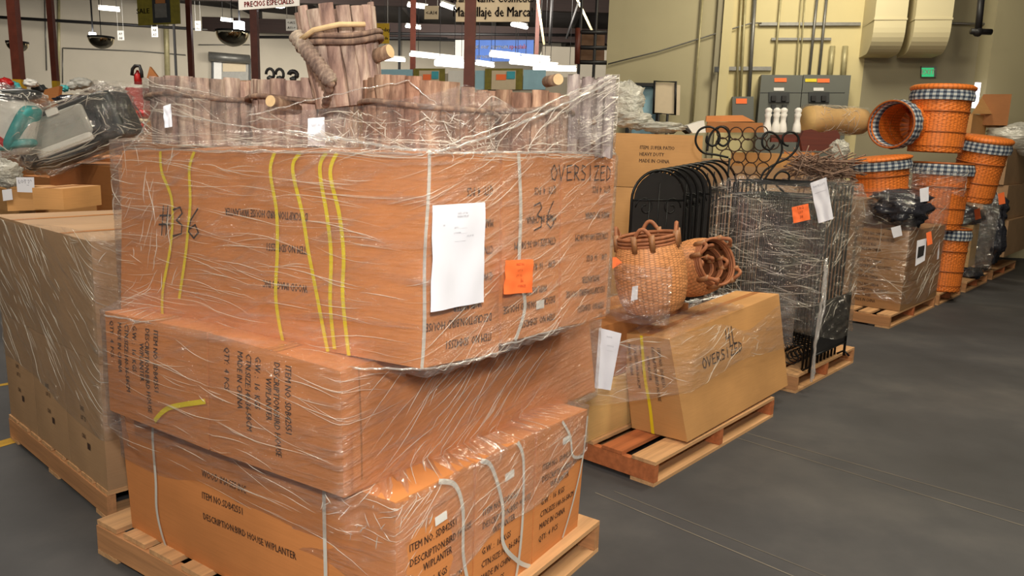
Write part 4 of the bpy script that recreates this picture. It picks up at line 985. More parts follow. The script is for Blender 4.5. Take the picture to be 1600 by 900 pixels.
for i in range(170):
    u, v = rr.uniform(1250, 1322), rr.uniform(246, 292); p = PY(u, v, rr.uniform(7.0, 7.7)); d = V((rr.uniform(-1, 1), rr.uniform(-.3, .3), rr.uniform(-.35, .35))).normalized()*rr.uniform(.10, .24)
    mb.tube([p-d, p+V((0, 0, rr.uniform(-.02, .02))), p+d], rr.uniform(.004, .009), 4)
tag(mb.build('dried_twigs', M['twig']), 'tangle of dried brown twigs heaped behind the iron screens', 'twigs', kind='stuff')
ep = hull([(EP(a, b, 0).x, EP(a, b, 0).y) for a in (0, 1.0) for b in (.28, 1.6)])
film('stretch_wrap', 'clear stretch wrap round the brown printed cartons', [(.2, ep), (1.3, ep)], [], lambda t: .20+.05*sin(2*t), lambda t: zE[3]+.36+.05*sin(3*t+1), M['film_far'], n=140, m=50, seed=16, off=.02, wr=.02, zones=[(pi, 2*pi, .25, zE[3]+.3, 120, .25, .4, .1, .6, .0012, .003)])
# ------------------------------------------------------------------ orange hampers
def hamper(label, base, axis, r, h, lid=False, seed=0, top=1.06, gh=.16, open_=True):
    T = Matrix.Translation(base) @ basis(axis); root = thing('wicker_hamper', label, 'hamper', base, 0, None)
    k = 60; R = lambda z: r*(.90+.10*z)*top/1.06
    mb = MB(); mb.lathe([(0, .0)]+[(R(i/k), h*i/k) for i in range(k+1)], T, 84, fn=lambda rr, z, a, i: rr+(.006*cos(21*a+(pi if (i//2) % 2 else 0)) if rr > r*.5 else 0)); mb.build('wicker_body', M['wicker_o'], root)
    mb = MB()
    for zz_ in (.33, .66): mb.tube([T@V((R(zz_)*1.02*cos(2*pi*i/48), R(zz_)*1.02*sin(2*pi*i/48), h*zz_)) for i in range(48)], .010, 5, close=True)
    mb.build('braided_hoop', M['wicker_o'], root)
    mb = MB(); mb.lathe([(R(1)*.95, h*.1), (R(1)*.96, h*.99)][::-1], T, 48); mb.build('inside', M['wicker_o'], root)
    mb = MB(); mb.lathe([(R(1)*1.06+.006, h*(1-gh)), (R(1)*1.07+.01, h*(1-gh/2)), (R(1)*1.05, h*1.005), (R(1)*.97, h*1.01), (R(1)*.93, h*(1-gh))], T, 84, fn=lambda rr, z, a, i: rr+.006*cos(17*a+seed)*(i < 2)); mb.build('gingham_liner', M['gingham'], root)
    if lid:
        mb = MB(); mb.lathe([(R(1)*1.06, h*1.0), (R(1)*1.12, h*1.02), (R(1)*1.12, h*1.06), (R(1)*1.0, h*1.09), (0, h*1.10)], T, 60); mb.build('lid', M['wicker_o'], root)
    else:
        mb = MB(); mb.tube([T@V((R(1)*1.04*cos(2*pi*i/48), R(1)*1.04*sin(2*pi*i/48), h*1.015)) for i in range(48)], .012, 5, close=True); mb.build('rim', M['wicker_o'], root)
    return root
Y = 8.9; K = Y/FPX
def ax2(b, t, Y0, Y1): return PY(*t, Y1)-PY(*b, Y0)
bb = PY(1459, 238, Y); hamper('tallest orange lidded hamper with gingham liner, standing highest in the hamper heap', bb, (.02, 0, 1), 43*K/1.06, (238-147)*K, True, 1)
bb = PY(1459, 356, Y); hamper('orange hamper under the tallest lidded one, holding it up', bb, (.02, 0, 1), 40*K, (356-258)*K, False, 2)
bb = PY(1470, 452, Y); hamper('orange hamper at the bottom of the heap beside the printed cartons', bb, (.02, 0, 1), 28*K, (452-356)*K, False, 3)
hamper('orange hamper lying on its side with its gingham mouth facing left', PY(1436, 196, 9.1), V((-.78, -.62, -.02)), 36*8.6/FPX/1.06, .66, False, 4, gh=.26)
hamper('squat orange lidded hamper tilted left, below the one lying on its side', PY(1374, 318, 8.5), (-.13, 0, 1), 42*8.5/FPX, (318-252)*8.5/FPX, True, 5, gh=.2)
d5 = ax2((1518, 314), (1545, 220), 9.0, 8.9); hamper('orange lidded hamper leaning right at the right end of the heap', PY(1515, 312, 9.0), d5, 33*9/FPX, d5.length*.96, True, 6)
fh = hull([(PY(u, 250, Yq).x, PY(u, 250, Yq).y) for u in (1345, 1430, 1508) for Yq in (8.5, 9.25)])
film('stretch_wrap', 'clear crumpled film tied over the middle of the hamper heap', [(1.3, fh), (1.6, fh)], [], lambda t: 1.28+.06*sin(3*t), lambda t: 1.56+.05*sin(2*t+1), M['film_far'], n=120, m=30, seed=18, off=.03, wr=.03, zones=[(pi, 2*pi, 1.3, 1.55, 50, .1, .4, .1, .4, .001, .003)])
# ================================================================== FAR ROW AT THE RIGHT
def cart(label, u, v0, v1, Y, w, d, mat='card_tan', yaw=48, name='shipping_carton', lift=None, group=None, n=3):
    """carton whose near corner foot is under pixel (u, v0) at distance Y; w to the right-back, d to the left-back"""
    p = PY(u, v0, Y); z1 = zfor(p.x, p.y, v1); return Carton(name, label, corner8((p.x, p.y), radians(yaw), d, w, p.z, z1), M[mat], bulge=.003, n=n, seam=False, tape=False, group=group, seed=u % 17)
pallet('wooden pallet under the film-wrapped black goods near the far right', EP(0, 3.0, 0)[:2], YE, 1.2, 1.2, .13, 5)
pallet('wooden pallet at the far right end of the row', EP(0, 4.5, 0)[:2], YE, 1.2, 1.6, .13, 5)
g0 = EP(.05, 3.1, .132)
cart('pale flat carton standing in film right of the lowest hamper', 1512, 418, 352, 9.9, .35, .5, 'card_pale')
lump('black_plastic_bundle', 'black bundle under film below the leaning hamper', 'bundle', 1508, 338, 10.1, 24, 17, 'blackbag', 9); lump('black_plastic_bundle', 'tall black bundle under film behind the pale flat carton', 'bundle', 1543, 372, 10.6, 17, 46, 'blackbag', 10, .3, dep=.3)
lump('black_plastic_bundle', 'low black bundle on the floor-level pallet right of the lowest hamper', 'bundle', 1515, 426, 10.0, 16, 9, 'blackbag', 12, .3, dep=.2)
lump('black_plastic_bundle', 'black bundle filling the gap right of the leaning hamper', 'bundle', 1548, 325, 11.0, 15, 24, 'blackbag', 13, .3, dep=.3)
fg = hull([(EP(a, b, 0).x, EP(a, b, 0).y) for a in (-.02, 1.0) for b in (3.0, 4.1)])
film('stretch_wrap', 'clear film round the black bundles right of the hampers', [(.2, fg), (1.3, fg)], [], .2, lambda t: 1.2+.06*sin(3*t), M['film_far'], n=100, m=30, seed=22, off=.02, wr=.03)
for lb, cs, Y in (('orange tag high on the film right of the hampers', ((1561, 320), (1571, 318), (1569, 300), (1559, 303)), 9.9), ('orange tag on the pale flat carton', ((1524, 344), (1533, 341), (1531, 325), (1522, 328)), 9.3), ):
    sheet('slip', lb, 'tag', [PY(*p, Y) for p in cs], 'orange', n=3)
sheet('slip', 'narrow white paper on the lowest orange hamper', 'paper', [PY(*p, 8.35) for p in ((1461, 408), (1467, 404), (1469, 362), (1462, 364))], 'paper', n=3)
YR = 11.2
rows_ = [(402, 345), (344, 290), (289, 232)]
for i, (a, b) in enumerate(rows_):
    cart('wrapped tan carton, %s of the stack at the right edge of the photo' % ['lowest', 'middle', 'highest'][i], 1568, a, b, YR-.4, 1.6, .55, 'card_grey', group=None)
cart('low tan carton at the far right behind the wrapped stack', 1552, 330, 262, 12.0, .8, .6, 'card_tan')
p = PY(1580, 226, 11.2); mb = MB(); mb.blob(p+V((.25, .2, .1)), (.5, .4, .22), 4, .25, 3, 30, 16); tag(mb.build('shiny_film_bundle', M['plastic_bag']), 'shiny film-wrapped white bundle on the right-edge carton stack', 'bundle')
cart('open brown carton on the shiny bundle at the right edge', 1574, 196, 147, 11.3, .9, .35, 'card_dark', 60)
cart('brown carton with raised flap right of the tallest hamper', 1516, 210, 178, 11.2, .55, .35, 'card_tan', 40)
p = PY(1516, 178, 11.8); mb = MB(); q = [PY(1518, 178, 11.2), PY(1566, 178, 11.5), PY(1558, 156, 11.6), PY(1535, 150, 11.5)]
mb.add(q+[k+V((.01, .02, 0)) for k in q], [(0, 1, 2, 3), (7, 6, 5, 4), (0, 4, 5, 1), (1, 5, 6, 2), (2, 6, 7, 3), (3, 7, 4, 0)]); tag(mb.build('carton_flap', M['card_tan']), 'loose cardboard flap standing on the carton right of the tallest hamper', 'cardboard')
# sun-lit gap beside the pier
mb = MB(); a, b = PY(1522, 130, 13.1), PY(1529, 168, 13.1); mb.box(((a+b)/2), (.09, .02, (a-b).length)); structure(mb.build('window_1', emit('bright_daylight_slit', (1, .93, 1, 1), 4)))
# ================================================================== MIDDLE BACKGROUND
pc = PY(1092, 300, 6.9)
zc = zfor(pc.x, pc.y, 212)
for i, (z0, z1) in enumerate(((.13, .75), (.755, 1.30), (1.305, zc))):
    c = corner8((pc.x, pc.y), radians(78), 1.6, .9, z0, z1); o = Carton('large_carton', 'large tan carton behind the arched racks, %s of its stack' % ['lowest', 'middle', 'topmost'][i], c, M['card_tan'], bulge=.01, seed=70+i)
    if i == 2: o.text('L', ['ITEM: SUPER PATIO', 'HEAVY DUTY', 'MADE IN CHINA'], .045, .66, .72, 0, 1.3, sx=.8)
pallet('wooden pallet hidden behind the iron racks under the large tan cartons', (pc.x, pc.y), radians(78), 1.6, .9, .13, 6)
pm = PY(1240, 300, 9.0)
c = corner8((pm.x+.2, pm.y), radians(70), 1.8, 1.0, .0, 1.55); Carton('large_carton', 'tan carton bulk behind the wrought-iron headboard', c, M['card_grey'], seed=75)
lump('clear_plastic_bag', 'large crinkled clear bag of goods just right of the nearest stack', 'bag', 978, 160, 7.6, 28, 30, 'plastic_bag', 2, .35, 2.4); lump('clear_plastic_bag', 'smaller crinkled bag under the large clear bag', 'bag', 990, 188, 7.4, 26, 13, 'plastic_bag', 6, .35)
lump('clear_plastic_bag', 'low shiny bag lying on the topmost large tan carton', 'bag', 1035, 199, 7.2, 34, 8, 'plastic_bag', 8, .3)
def wedge(name, label, cat, pts, Y, th, mat, parent=None):
    q = [PY(u, v, Y+(k if isinstance(k, (int, float)) else 0)) for (u, v, k) in [(p+(0,) if len(p) == 2 else p) for p in pts]]; n = len(q); mb = MB(); w = V((0, th, 0))
    mb.add(q+[p+w for p in q], [tuple(range(n)), tuple(range(n, 2*n))[::-1]]+[(i, n+i, n+(i+1) % n, (i+1) % n) for i in range(n)]); o = mb.build(name, M[mat], parent)
    if parent is None: tag(o, label, cat)
    return o
wedge('folded_cardboard', 'black and white folded board on the large tan cartons', 'board', [(1050, 205), (1064, 192), (1080, 205), (1078, 209), (1066, 199), (1053, 209)], 7.3, .2, 'black'); wedge('white_sheet', 'white sheet spread beside the folded black board', 'sheet', [(1074, 196), (1100, 188), (1103, 207), (1082, 208)], 7.4, .25, 'white')
tr = thing('shallow_carton', 'shallow open orange-brown carton on the goods behind the headboard', 'carton', PY(1145, 205, 8.0)); wedge('front_side', '', '', [(1103, 207), (1106, 190), (1192, 192), (1194, 207)], 7.6, .03, 'card_dark', tr); wedge('rear_side', '', '', [(1103, 190), (1104, 181), (1160, 180), (1180, 190)], 8.2, .03, 'card', tr)
a, b, c_, d = [PY(*p) for p in ((1103, 207, 7.6), (1194, 207, 7.6), (1185, 204, 8.2), (1103, 204, 8.2))]; mb = MB(); mb.add([a, b, c_, d], [(0, 1, 2, 3)]); mb.build('base', M['card_dark'], tr)
# pale spindles
for i, (u, lb) in enumerate(((1198, 'left'), (1211, 'second from left'), (1222, 'third from left'), (1244, 'right'))):
    foot = PY(u, 207, 8.1); k = 8.1/FPX; hh = (207-170)*k; prof = [(6, 0), (6.5, .12), (5.5, .3), (4, .45), (4, .6), (5.5, .72), (4, .78), (5.5, .86), (5, .94), (2, 1.0), (0, 1.0)]
    mb = MB(); mb.lathe([(r*k, z*hh) for r, z in prof], Matrix.Translation(foot), 16); r_ = mb.build('turned_spindle', M['white']); tag(r_, 'pale turned wooden spindle standing before the grey switchgear, %s one' % lb, 'spindle', 'pale spindles before the switchgear')
o = lump('film_wrapped_roll', 'tan roll wrapped in clear film right of the pale spindles', 'roll', 1302, 187, 9.2, 1, 1, 'card_pale', 1); bpy.data.objects.remove(o)
a, b = PY(1262, 186, 9.2), PY(1345, 190, 9.6); r0 = 21*9.2/FPX
root = thing('film_wrapped_roll', 'tan roll wrapped in clear film right of the pale spindles', 'roll', a); mb = MB(); mb.tube([a.lerp(b, i/8) for i in range(9)], lambda t: r0*(.92+.08*sin(9*t)), 18); mb.build('roll_body', M['card_pale'], root)
mb = MB(); mb.tube([a.lerp(b, i/20) for i in range(-1, 22)], lambda t: r0*(1.03+.05*abs(sin(23*t))), 20, cap=False); fcv = mb.build('film_cover', M['film_top'], root); glint_creases_on(fcv, lambda u, v: a.lerp(b, v)+V((0, -r0*1.07*cos(2*pi*u), r0*1.07*sin(2*pi*u))), 120, .002, .006, .2, 8)
# dark red furniture piece
root = thing('wooden_headboard', 'dark red carved wooden headboard lying among the twigs', 'headboard', PY(1280, 235, 7.9)); wedge('panel', '', '', [(1254, 236), (1250, 216), (1256, 204), (1268, 202), (1282, 207), (1296, 205), (1308, 203), (1313, 212), (1309, 236)], 7.9, .06, 'mahogany', root); wedge('rail', '', '', [(1205, 222), (1206, 211), (1250, 209), (1252, 222)], 8.0, .05, 'mahogany', root)
cart('small orange-brown carton below the dark red headboard', 1262, 250, 238, 7.8, .3, .25, 'card'); lump('clear_plastic_bag', 'twisted clear bag right of the dark red headboard', 'bag', 1312, 235, 7.7, 14, 16, 'plastic_bag', 15, .4)
cart('flat wrapped carton left of the twigs', 1215, 262, 240, 7.6, .5, .5, 'card_tan')
# ================================================================== BACK RIGHT WALL FITTINGS
def wbox(name, u0, v0, u1, v1, depth, mat, parent=None, off=0, bevel=0):
    a = WP(u0, v1, off); b = WP(u1, v1, off); c = WP(u1, v0, off); d = WP(u0, v0, off); n = -V((.2, 1, 0)).normalized()*depth
    mb = MB(); mb.hexa([a+n, b+n, b, a, d+n, c+n, c, d]); return mb.build(name, M[mat], parent)
def wtube(name, pts, r, mat, parent=None, off=.08): 
    mb = MB(); mb.tube([WP(u, v, off) for u, v in pts], r, 8); return mb.build(name, M[mat], parent)
def wtext(s, size, u, v, mat, parent, off=.5, name='printed_text'):
    o = WP(u, v, off); ex = V((1, -.2, 0)).normalized(); mb = MB(); put_text(mb, s, size, lambda x, y: o+ex*x+V((0, 0, y)), 0, 0, 0, .9, .003, 'c'); return mb.build(name, M[mat], parent)
sg = thing('electrical_switchgear', 'wide grey-green electrical switchgear cabinet with warning labels against the wall', 'electrical cabinet', V((WP(1253, 200).x, WP(1253, 200).y-.3, 0)))
Zf = WP(1253, 200).z
for u0, u1 in ((1184, 1249), (1250, 1322)):
    a, b = WP(u0+ (2 if u0 < 1200 else 0), 120), WP(u1, 120); n = -V((.2, 1, 0)).normalized()*.4; mb = MB(); mb.hexa([V((p.x, p.y, z)) for z in (0, a.z) for p in (a+n, b+n, b, a)]); mb.build('cabinet_body', M['panelgrey'], sg)
for u0 in (1197, 1259):
    s = wbox('switch_recess', u0+4, 144, u0+36, 160, .05, 'darkgrey', sg, .4)
    for du in (8, 24): wbox('handle', u0+du, 150, u0+du+7, 158, .08, 'black', s, .45)
    wbox('name_plate', u0+12, 137, u0+28, 142, .01, 'white', sg, .41)
wbox('warning_label', 1210, 122, 1229, 128, .01, 'orange', sg, .41); wbox('warning_label', 1258, 123, 1276, 128, .01, 'yellow', sg, .41); wbox('warning_label', 1277, 123, 1296, 129, .01, 'orange', sg, .41)
for u0 in (1205, 1222): wbox('breaker', u0, 164, u0+7, 198, .06, 'darkgrey', sg, .4)
wbox('door_gap', 1186, 144.4, 1320, 145.2, .01, 'darkgrey', sg, .405)
jb = thing('junction_box', 'small grey junction box with an orange label left of the switchgear', 'electrical box', WP(1159, 180, .1)); wbox('box_body', 1143, 152, 1176, 190, .2, 'panelgrey', jb, .02); wbox('warning_label', 1150, 154, 1167, 162, .01, 'orange', jb, .225)
n_ = 0
for lb, pts, r, mt in (
  ('upright conduit nearest the left of the yellow wall', [(1160, -25), (1150, 152)], .022, 'pipe'), ('second upright conduit beside the junction box', [(1166, -25), (1157, 152)], .022, 'pipe'), ('thick grey conduit rising from the junction box', [(1181, -25), (1170, 152)], .035, 'steel'),
  ('upright conduit left of the two crossing rails', [(1222, -25), (1209, 120)], .02, 'pipe'), ('thin conduit rising from the middle of the switchgear', [(1254, -25), (1243, 120)], .012, 'pipe'), ('second thin conduit from the middle of the switchgear', [(1260, -25), (1249, 120)], .012, 'pipe'),
  ('conduit rising from the right door of the switchgear', [(1279, -25), (1264, 120)], .025, 'steel'), ('second conduit from the right door of the switchgear', [(1294, -25), (1279, 120)], .025, 'steel'),
  ('short capped pipe on top of the switchgear, left of two', [(1301, 72), (1296, 122)], .05, 'pipe'), ('short capped pipe on top of the switchgear, right of two', [(1321, 72), (1317, 122)], .05, 'pipe'),
  ('dark line of cable down the grey wall left of the pilaster', [(1100, -25), (1082, 190)], .02, 'pipe')):
    o = wtube('conduit', pts, r, mt); tag(o, lb, 'pipe', 'conduits on the yellow wall')
for lb, a in (('upper horizontal strut rail holding the conduits', (1186, 37, 1344, 39)), ('lower horizontal strut rail holding the conduits', (1205, 61, 1298, 62)), ('short strut rail left of the switchgear', (1134, 106, 1205, 109))):
    o = wbox('strut_rail', a[0], a[1]-1.5, a[2], a[3]+1.5, .05, 'steel', None, .02); tag(o, lb, 'rail', 'strut rails on the yellow wall')
o = wtube('wall_cable', [(950, 100), (1030, 80), (1120, 52), (1175, 36), (1190, 36)], .012, 'steel'); tag(o, 'sagging cable running up across the grey wall to the conduits', 'cable')
o = wbox('alarm_box', 1116, 105, 1123, 113, .08, 'darkgrey', None, .2); tag(o, 'small dark box on the pilaster beside the grey wall', 'alarm box')
wtube('trim_60', [(1465, 36), (1560, 38)], .02, 'steel').__setitem__('kind', 'structure')
# ducts
for i, (u0, u1, lb) in enumerate(((1343, 1390, 'left'), (1402, 1456, 'right'))):
    root = thing('air_duct', 'cream air duct coming down the wall and curving in, %s of the two' % lb, 'air duct', WP((u0+u1)/2, 80, .6))
    a, b = WP(u0, 80, 0), WP(u1, 80, 0); n = -V((.2, 1, 0)).normalized(); zb = WP(u0, 84, .6).z; zt_ = 6.4; D = .85
    prof = [(0, zt_), (D, zt_), (D, zb+.42)]+[(D-.38+.38*cos(t*pi/2/8), zb+.38-.38*sin(t*pi/2/8)) for t in range(9)]+[(0, zb)]
    mb = MB(); m_ = len(prof); vs = [p+n*x+V((0, 0, z-p.z)) for p in (a, b) for x, z in prof]
    mb.add(vs, [tuple(range(m_)), tuple(range(m_, 2*m_))[::-1]]+[(i_, m_+i_, m_+(i_+1) % m_, (i_+1) % m_) for i_ in range(m_)]); mb.build('duct_body', M['duct'], root)
    mb = MB(); zs = zb+.50; mb.hexa([V((p.x, p.y, z)) for z in (zs, zs+.03) for p in (a+n*(D+.012)-V((.01, 0, 0)), b+n*(D+.012)+V((.01, 0, 0)), b, a)]); mb.build('joint_flange', M['duct'], root)
# exit sign
root = thing('exit_sign', 'small lit green exit sign on the grey wall', 'exit sign', WP(1449, 110, .1)); wbox('housing', 1438, 104, 1461, 121, .08, 'steel', root, .01); wbox('lit_face', 1440, 106, 1459, 120, .01, 'exit', root, .09); wtext('EXIT', .115, 1449.5, 116, 'white', root, .108)
# pipe tee near the top right
a = PY(1534, -10, 12.2); b = PY(1528, 50, 12.2); mb = MB(); mb.tube([a, b], .05, 8); mb.tube([PY(1517, 49, 12.2), PY(1549, 50, 12.2)], .045, 8); mb.blob(b, (.07, .07, .07)); tag(mb.build('black_pipe_tee', M['black']), 'black pipe with a short cross tee hanging at the upper right', 'pipe')
# easel board by the door
root = thing('notice_easel', 'black framed notice board on an easel beside the doorway', 'notice board', PY(1040, 195, 12.8)); Ye = 12.8
mb = MB(); mb.tube([PY(1023, 127, Ye), PY(1056, 128, Ye), PY(1055, 179, Ye), PY(1021, 177, Ye)], .022, 5, close=True); mb.build('frame', M['black'], root)
wedge('board', '', '', [(1024, 129), (1055, 130), (1054, 177), (1022, 176)], Ye+.02, .02, 'cream', root)
for u in (1029, 1043): p = PY(u, 178, Ye); mb = MB(); mb.tube([p, V((p.x, p.y, 0))], .022, 5); mb.build('leg', M['black'], root)
o = wedge('wall_notice', 'pale paper notice on the grey wall behind the easel', 'notice', [(1034, 131), (1063, 133), (1062, 180), (1034, 179)], 14.1, .02, 'cream')
# ================================================================== UPPER BACKGROUND: columns, lamps, signs
def column(label, u0, v0, u1, v1, Y, w, mat='column', yb=None, z0=0, zt_=6.2):
    p = PY(u1, v1, Y); root = thing('steel_column', label, 'column', V((p.x, p.y, z0)), 0, 'steel columns'); mb = MB()
    zz0 = yb if yb else z0; mb.box((p.x, p.y, (zz0+zt_)/2), (w, w, zt_-zz0)); mb.build('shaft', M[mat], root)
    mb = MB(); mb.box((p.x, p.y, .02), (w*1.8, w*1.8, .04)); mb.build('base_plate', M['black'], root)
    if yb: mb = MB(); mb.box((p.x, p.y, yb/2+.02), (w*1.04, w*1.04, yb-.04)); mb.build('yellow_guard', M['column_yellow'], root)
for a in (('dark red column with a yellow foot nearest the left edge', 28, 0, 30, 125, 11, .115, 'column', 2.33), ('dark red column, second from the left edge, yellow at its foot', 80, 0, 87, 125, 13, .085, 'column', 2.45),
          ('thin dark red column left of the roller door', 297, 0, 299, 110, 17, .10, 'column'), ('dark red column right of the roller door', 400, 0, 400, 120, 14, .12, 'column'), ('dark red column left of the blue banner', 645, 0, 645, 110, 19, .12, 'column'),
          ('thick dark red column in front of the blue banner', 735, 0, 733, 130, 8.0, .108, 'column'), ('thin dark column right of the blue banner', 838, 0, 838, 90, 20, .10, 'column'), ('thin black column behind the leaning bucket planter', 624, 0, 624, 110, 24, .07, 'black'), ('thin black column beside the roller door', 273, 0, 275, 110, 25, .06, 'black')): column(*a)
# fluorescent strips
def strip(u0, v0, u1, v1, z, label, r=.05):
    r *= .8
    a, b = PZ(u0, v0, z), PZ(u1, v1, z)
    if (b-a).length > 3.2: b = a+(b-a).normalized()*3.2
    root = thing('fluorescent_light', label, 'ceiling light', a.lerp(b, .5), 0, 'hanging fluorescent lights')
    mb = MB(); mb.tube([a, b], r, 8); mb.build('tube_lamp', M['tube'], root)
    mb = MB(); up = V((0, 0, r+.03)); mb.box((a+b)/2+up, ((b-a).length, .05, .03), atan2((b-a).y, (b-a).x)); mb.build('housing', M['white'], root)
    for p in (a.lerp(b, .15), a.lerp(b, .85)): mb = MB(); mb.tube([p+up, V((p.x, p.y, 6.3))], .006, 4); mb.build('hanger_wire', M['black'], root)
def stripY(u0, v0, u1, v1, Y, label, r):
    k = (PY(u0, v0, Y).z); strip(u0, v0, u1, v1, k, label, r)
for a in ((641, 85, 722, 94, 18, 'long hanging light left of the thick red column, upper one', .05), (680, 98, 728, 102, 18, 'double bright hanging light just left of the thick red column', .085), (744, 99, 771, 103, 18, 'short hanging light right of the thick red column', .045),
          (766, 85, 812, 90, 17, 'hanging light right of the thick red column, upper left of three', .06), (815, 90, 858, 94, 17, 'hanging light ending the upper line right of the red column', .05), (797, 97, 871, 104, 18, 'hanging light in the middle line right of the red column', .05), (833, 107, 900, 109, 18, 'lowest hanging light at the right of the group', .05),
          (596, 92, 633, 94, 19, 'short hanging light right of the leaning bucket planter', .05), (154, 13, 187, 16, 22, 'ceiling strip light above the left wall', .05), (345, 31, 364, 33, 24, 'small strip light left of the bright lamp', .04), (637, 8, 668, 12, 20, 'strip light above the hanging aisle number sign', .05), (800, 38, 823, 43, 20, 'small strip light right of the cosmetics sign', .06), (634, 41, 657, 44, 20, 'small strip light left of the hanging aisle number sign', .04), (690, 7, 710, 14, 14, 'strip light at the left end of the cosmetics sign', .04)):
    stripY(*a)
def hibay(label, u, v0, v1, Y, w):
    a, b = PY(u, v0, Y), PY(u, v1, Y); r = w*Y/FPX/2; h = a.z-b.z; root = thing('high_bay_lamp', label, 'ceiling lamp', b, 0, 'bright high-bay lamps'); mb = MB()
    mb.lathe([(0, 0), (r*.8, .0), (r, h*.25), (r*.95, h), (0, h)], Matrix.Translation(b), 20); mb.build('glowing_globe', M['lamp'], root)
    mb = MB(); mb.tube([a, V((a.x, a.y, 6.3))], .02, 6); mb.build('drop_rod', M['black'], root)
hibay('bright lamp above the right-hand convex mirror', 374, 34, 53, 18, 16); hibay('bright lamp above the middle convex mirror', 145, 51, 62, 18, 10); hibay('wide bright lamp left of the leaning bucket planter, at the top', 434, 0, 11, 15, 24)
for lb, u, v, rr_, Y in (('left convex dome mirror behind the first red column', 27, 68, 15, 17), ('middle convex dome mirror on the left wall', 158, 60, 18, 17), ('right convex dome mirror by the roller door', 363, 51, 24, 17)):
    p = PY(u, v, Y); r = rr_*Y/FPX; root = thing('dome_mirror', lb, 'convex mirror', p, 0, 'hanging half-dome mirrors'); mb = MB()
    mb.lathe([(r*sin(t*pi/2/10), -r*.85*cos(t*pi/2/10)) for t in range(11)], Matrix.Translation(p), 30); mb.build('mirror_dome', M['mirror'], root)
    mb = MB(); mb.lathe([(r*.98, 0), (r*1.03, .0), (r*1.03, .04), (0, .05)], Matrix.Translation(p), 30); mb.build('rim_plate', M['black'], root)
    mb = MB(); mb.tube([p, V((p.x, p.y, 6.3))], .008, 4); mb.build('hanger_wire', M['black'], root)
def sign(label, u0, v0, u1, v1, Y, mat, lines=(), tm='marker', name='hanging_sign', th=.02, wires=True, slope=0, parts=()):
    k = Y/FPX; a = PY(u0, v1, Y); b = PY(u1, v1+slope, Y); h = (v1-v0)*k; root = thing(name, label, 'sign', a); ex = (b-a).normalized(); W_ = (b-a).length
    mb = MB(); mb.hexa([a, b, b+V((0, th, 0)), a+V((0, th, 0))]+[p+V((0, 0, h)) for p in (a, b, b+V((0, th, 0)), a+V((0, th, 0)))]); mb.build('board', M[mat], root)
    for L in lines:
        s, size, x, y = L[:4]; mm = L[4] if len(L) > 4 else tm; sx = L[5] if len(L) > 5 else .9; mb = MB(); put_text(mb, s, size*h, lambda X, Y_: a+ex*X+V((0, -.006, Y_)), x*W_, y*h, 0, sx, size*h*.02, 'c'); mb.build('printed_text', M[mm], root)
    for pi_, (x0, y0, x1, y1, mm) in enumerate(parts):
        mb = MB(); mb.add([a+ex*(W_*x)+V((0, -.01-.01*pi_, h*y)) for x, y in ((x0, y0), (x1, y0), (x1, y1), (x0, y1))], [(0, 1, 2, 3)]); mb.build('printed_panel', M[mm], root)
    if wires:
        for x in (.08, .92): p = a+ex*(W_*x)+V((0, th/2, h)); mb = MB(); mb.tube([p, V((p.x, p.y, 6.3))], .005, 4); mb.build('hanger_wire', M['white'], root)
    return root
M['pink_ink'] = plain('red_pink_print', srgb(210, 50, 60), .6); M['yellow_b'] = plain('yellow_banner', srgb(200, 160, 20), .6, var=.1); M['green_b'] = plain('olive_yellow_banner', srgb(120, 110, 30), .6, var=.2); M['cyan'] = plain('teal_block', srgb(60, 160, 175), .6)
sign('large cream sign about brand name cosmetics hanging at the top', 712, -12, 827, 34, 9.0, 'cream', [('Brand Name Cosmetics!', .36, .5, .60, 'marker', .78), ('Maquillaje de Marca!', .44, .5, .16, 'marker', .72)])
sign('white banner with red print at the top left of the bucket planter', 373, -16, 468, 16, 10.0, 'white', [('WELCOME', .30, .5, .55, 'pink_ink', 1.2), ('PRECIOS ESPECIALES', .34, .5, .12, 'pink_ink', .75)], slope=-7)
sign('small cream aisle number sign reading A14', 663, 11, 685, 30, 14, 'cream', [('<-A14', .38, .5, .35, 'marker', .9)]); sign('small white aisle sign just left of the bucket planter', 447, 31, 464, 48, 14, 'white', [('<-A12', .30, .5, .58, 'marker'), ('A11->', .30, .5, .15, 'marker')])
sign('yellow banner between the bucket planter and a red column', 577, 39, 608, 68, 17, 'yellow_b', [('Save Today', .28, .5, .6, 'marker'), ('en la tienda', .22, .5, .2, 'marker')])
sign('olive and black picture banner hanging at the upper left', 216, -8, 282, 40, 16, 'green_b', [('SALE', .22, .13, .35, 'marker')], parts=[(.36, .05, .78, 1, 'darkgrey'), (.42, .2, .70, .62, 'steel'), (.45, .62, .68, .8, 'card_dark')], slope=-3)
sign('wide blue banner about current specials behind the thick red column', 711, 65, 833, 96, 22, 'blue', [('Check out our current', .30, .33, .60, 'white', .95), ('specials', .30, .80, .60, 'orange', .95), ('store promotions', .30, .36, .15, 'white', .95)], parts=[(0, 0, .12, 1, 'white')], wires=False)
for i, (u0, v0, u1, v1, s) in enumerate(((184, 49, 194, 63, 'left'), (237, 43, 247, 58, 'middle'), (305, 34, 314, 48, 'right'))):
    sign('small white number card on the left wall, %s of three' % s, u0, v0, u1, v1, 25, 'white', [('A%d' % (9-i), .36, .5, .55, 'ink'), ('A%d' % (8-i), .36, .5, .1, 'ink')])
for (u0, u1, s) in ((646, 695, 'left'), (757, 816, 'right')):
    sign('framed yellow-green poster above the log planters, %s of the red column' % s, u0, 109, u1, 140, 15.57, 'green_b', wires=False, name='framed_poster', parts=[(.18, 0, .82, .90, 'cream'), (.30, .45, .56, .72, 'orange'), (.58, .5, .80, .86, 'cyan')])
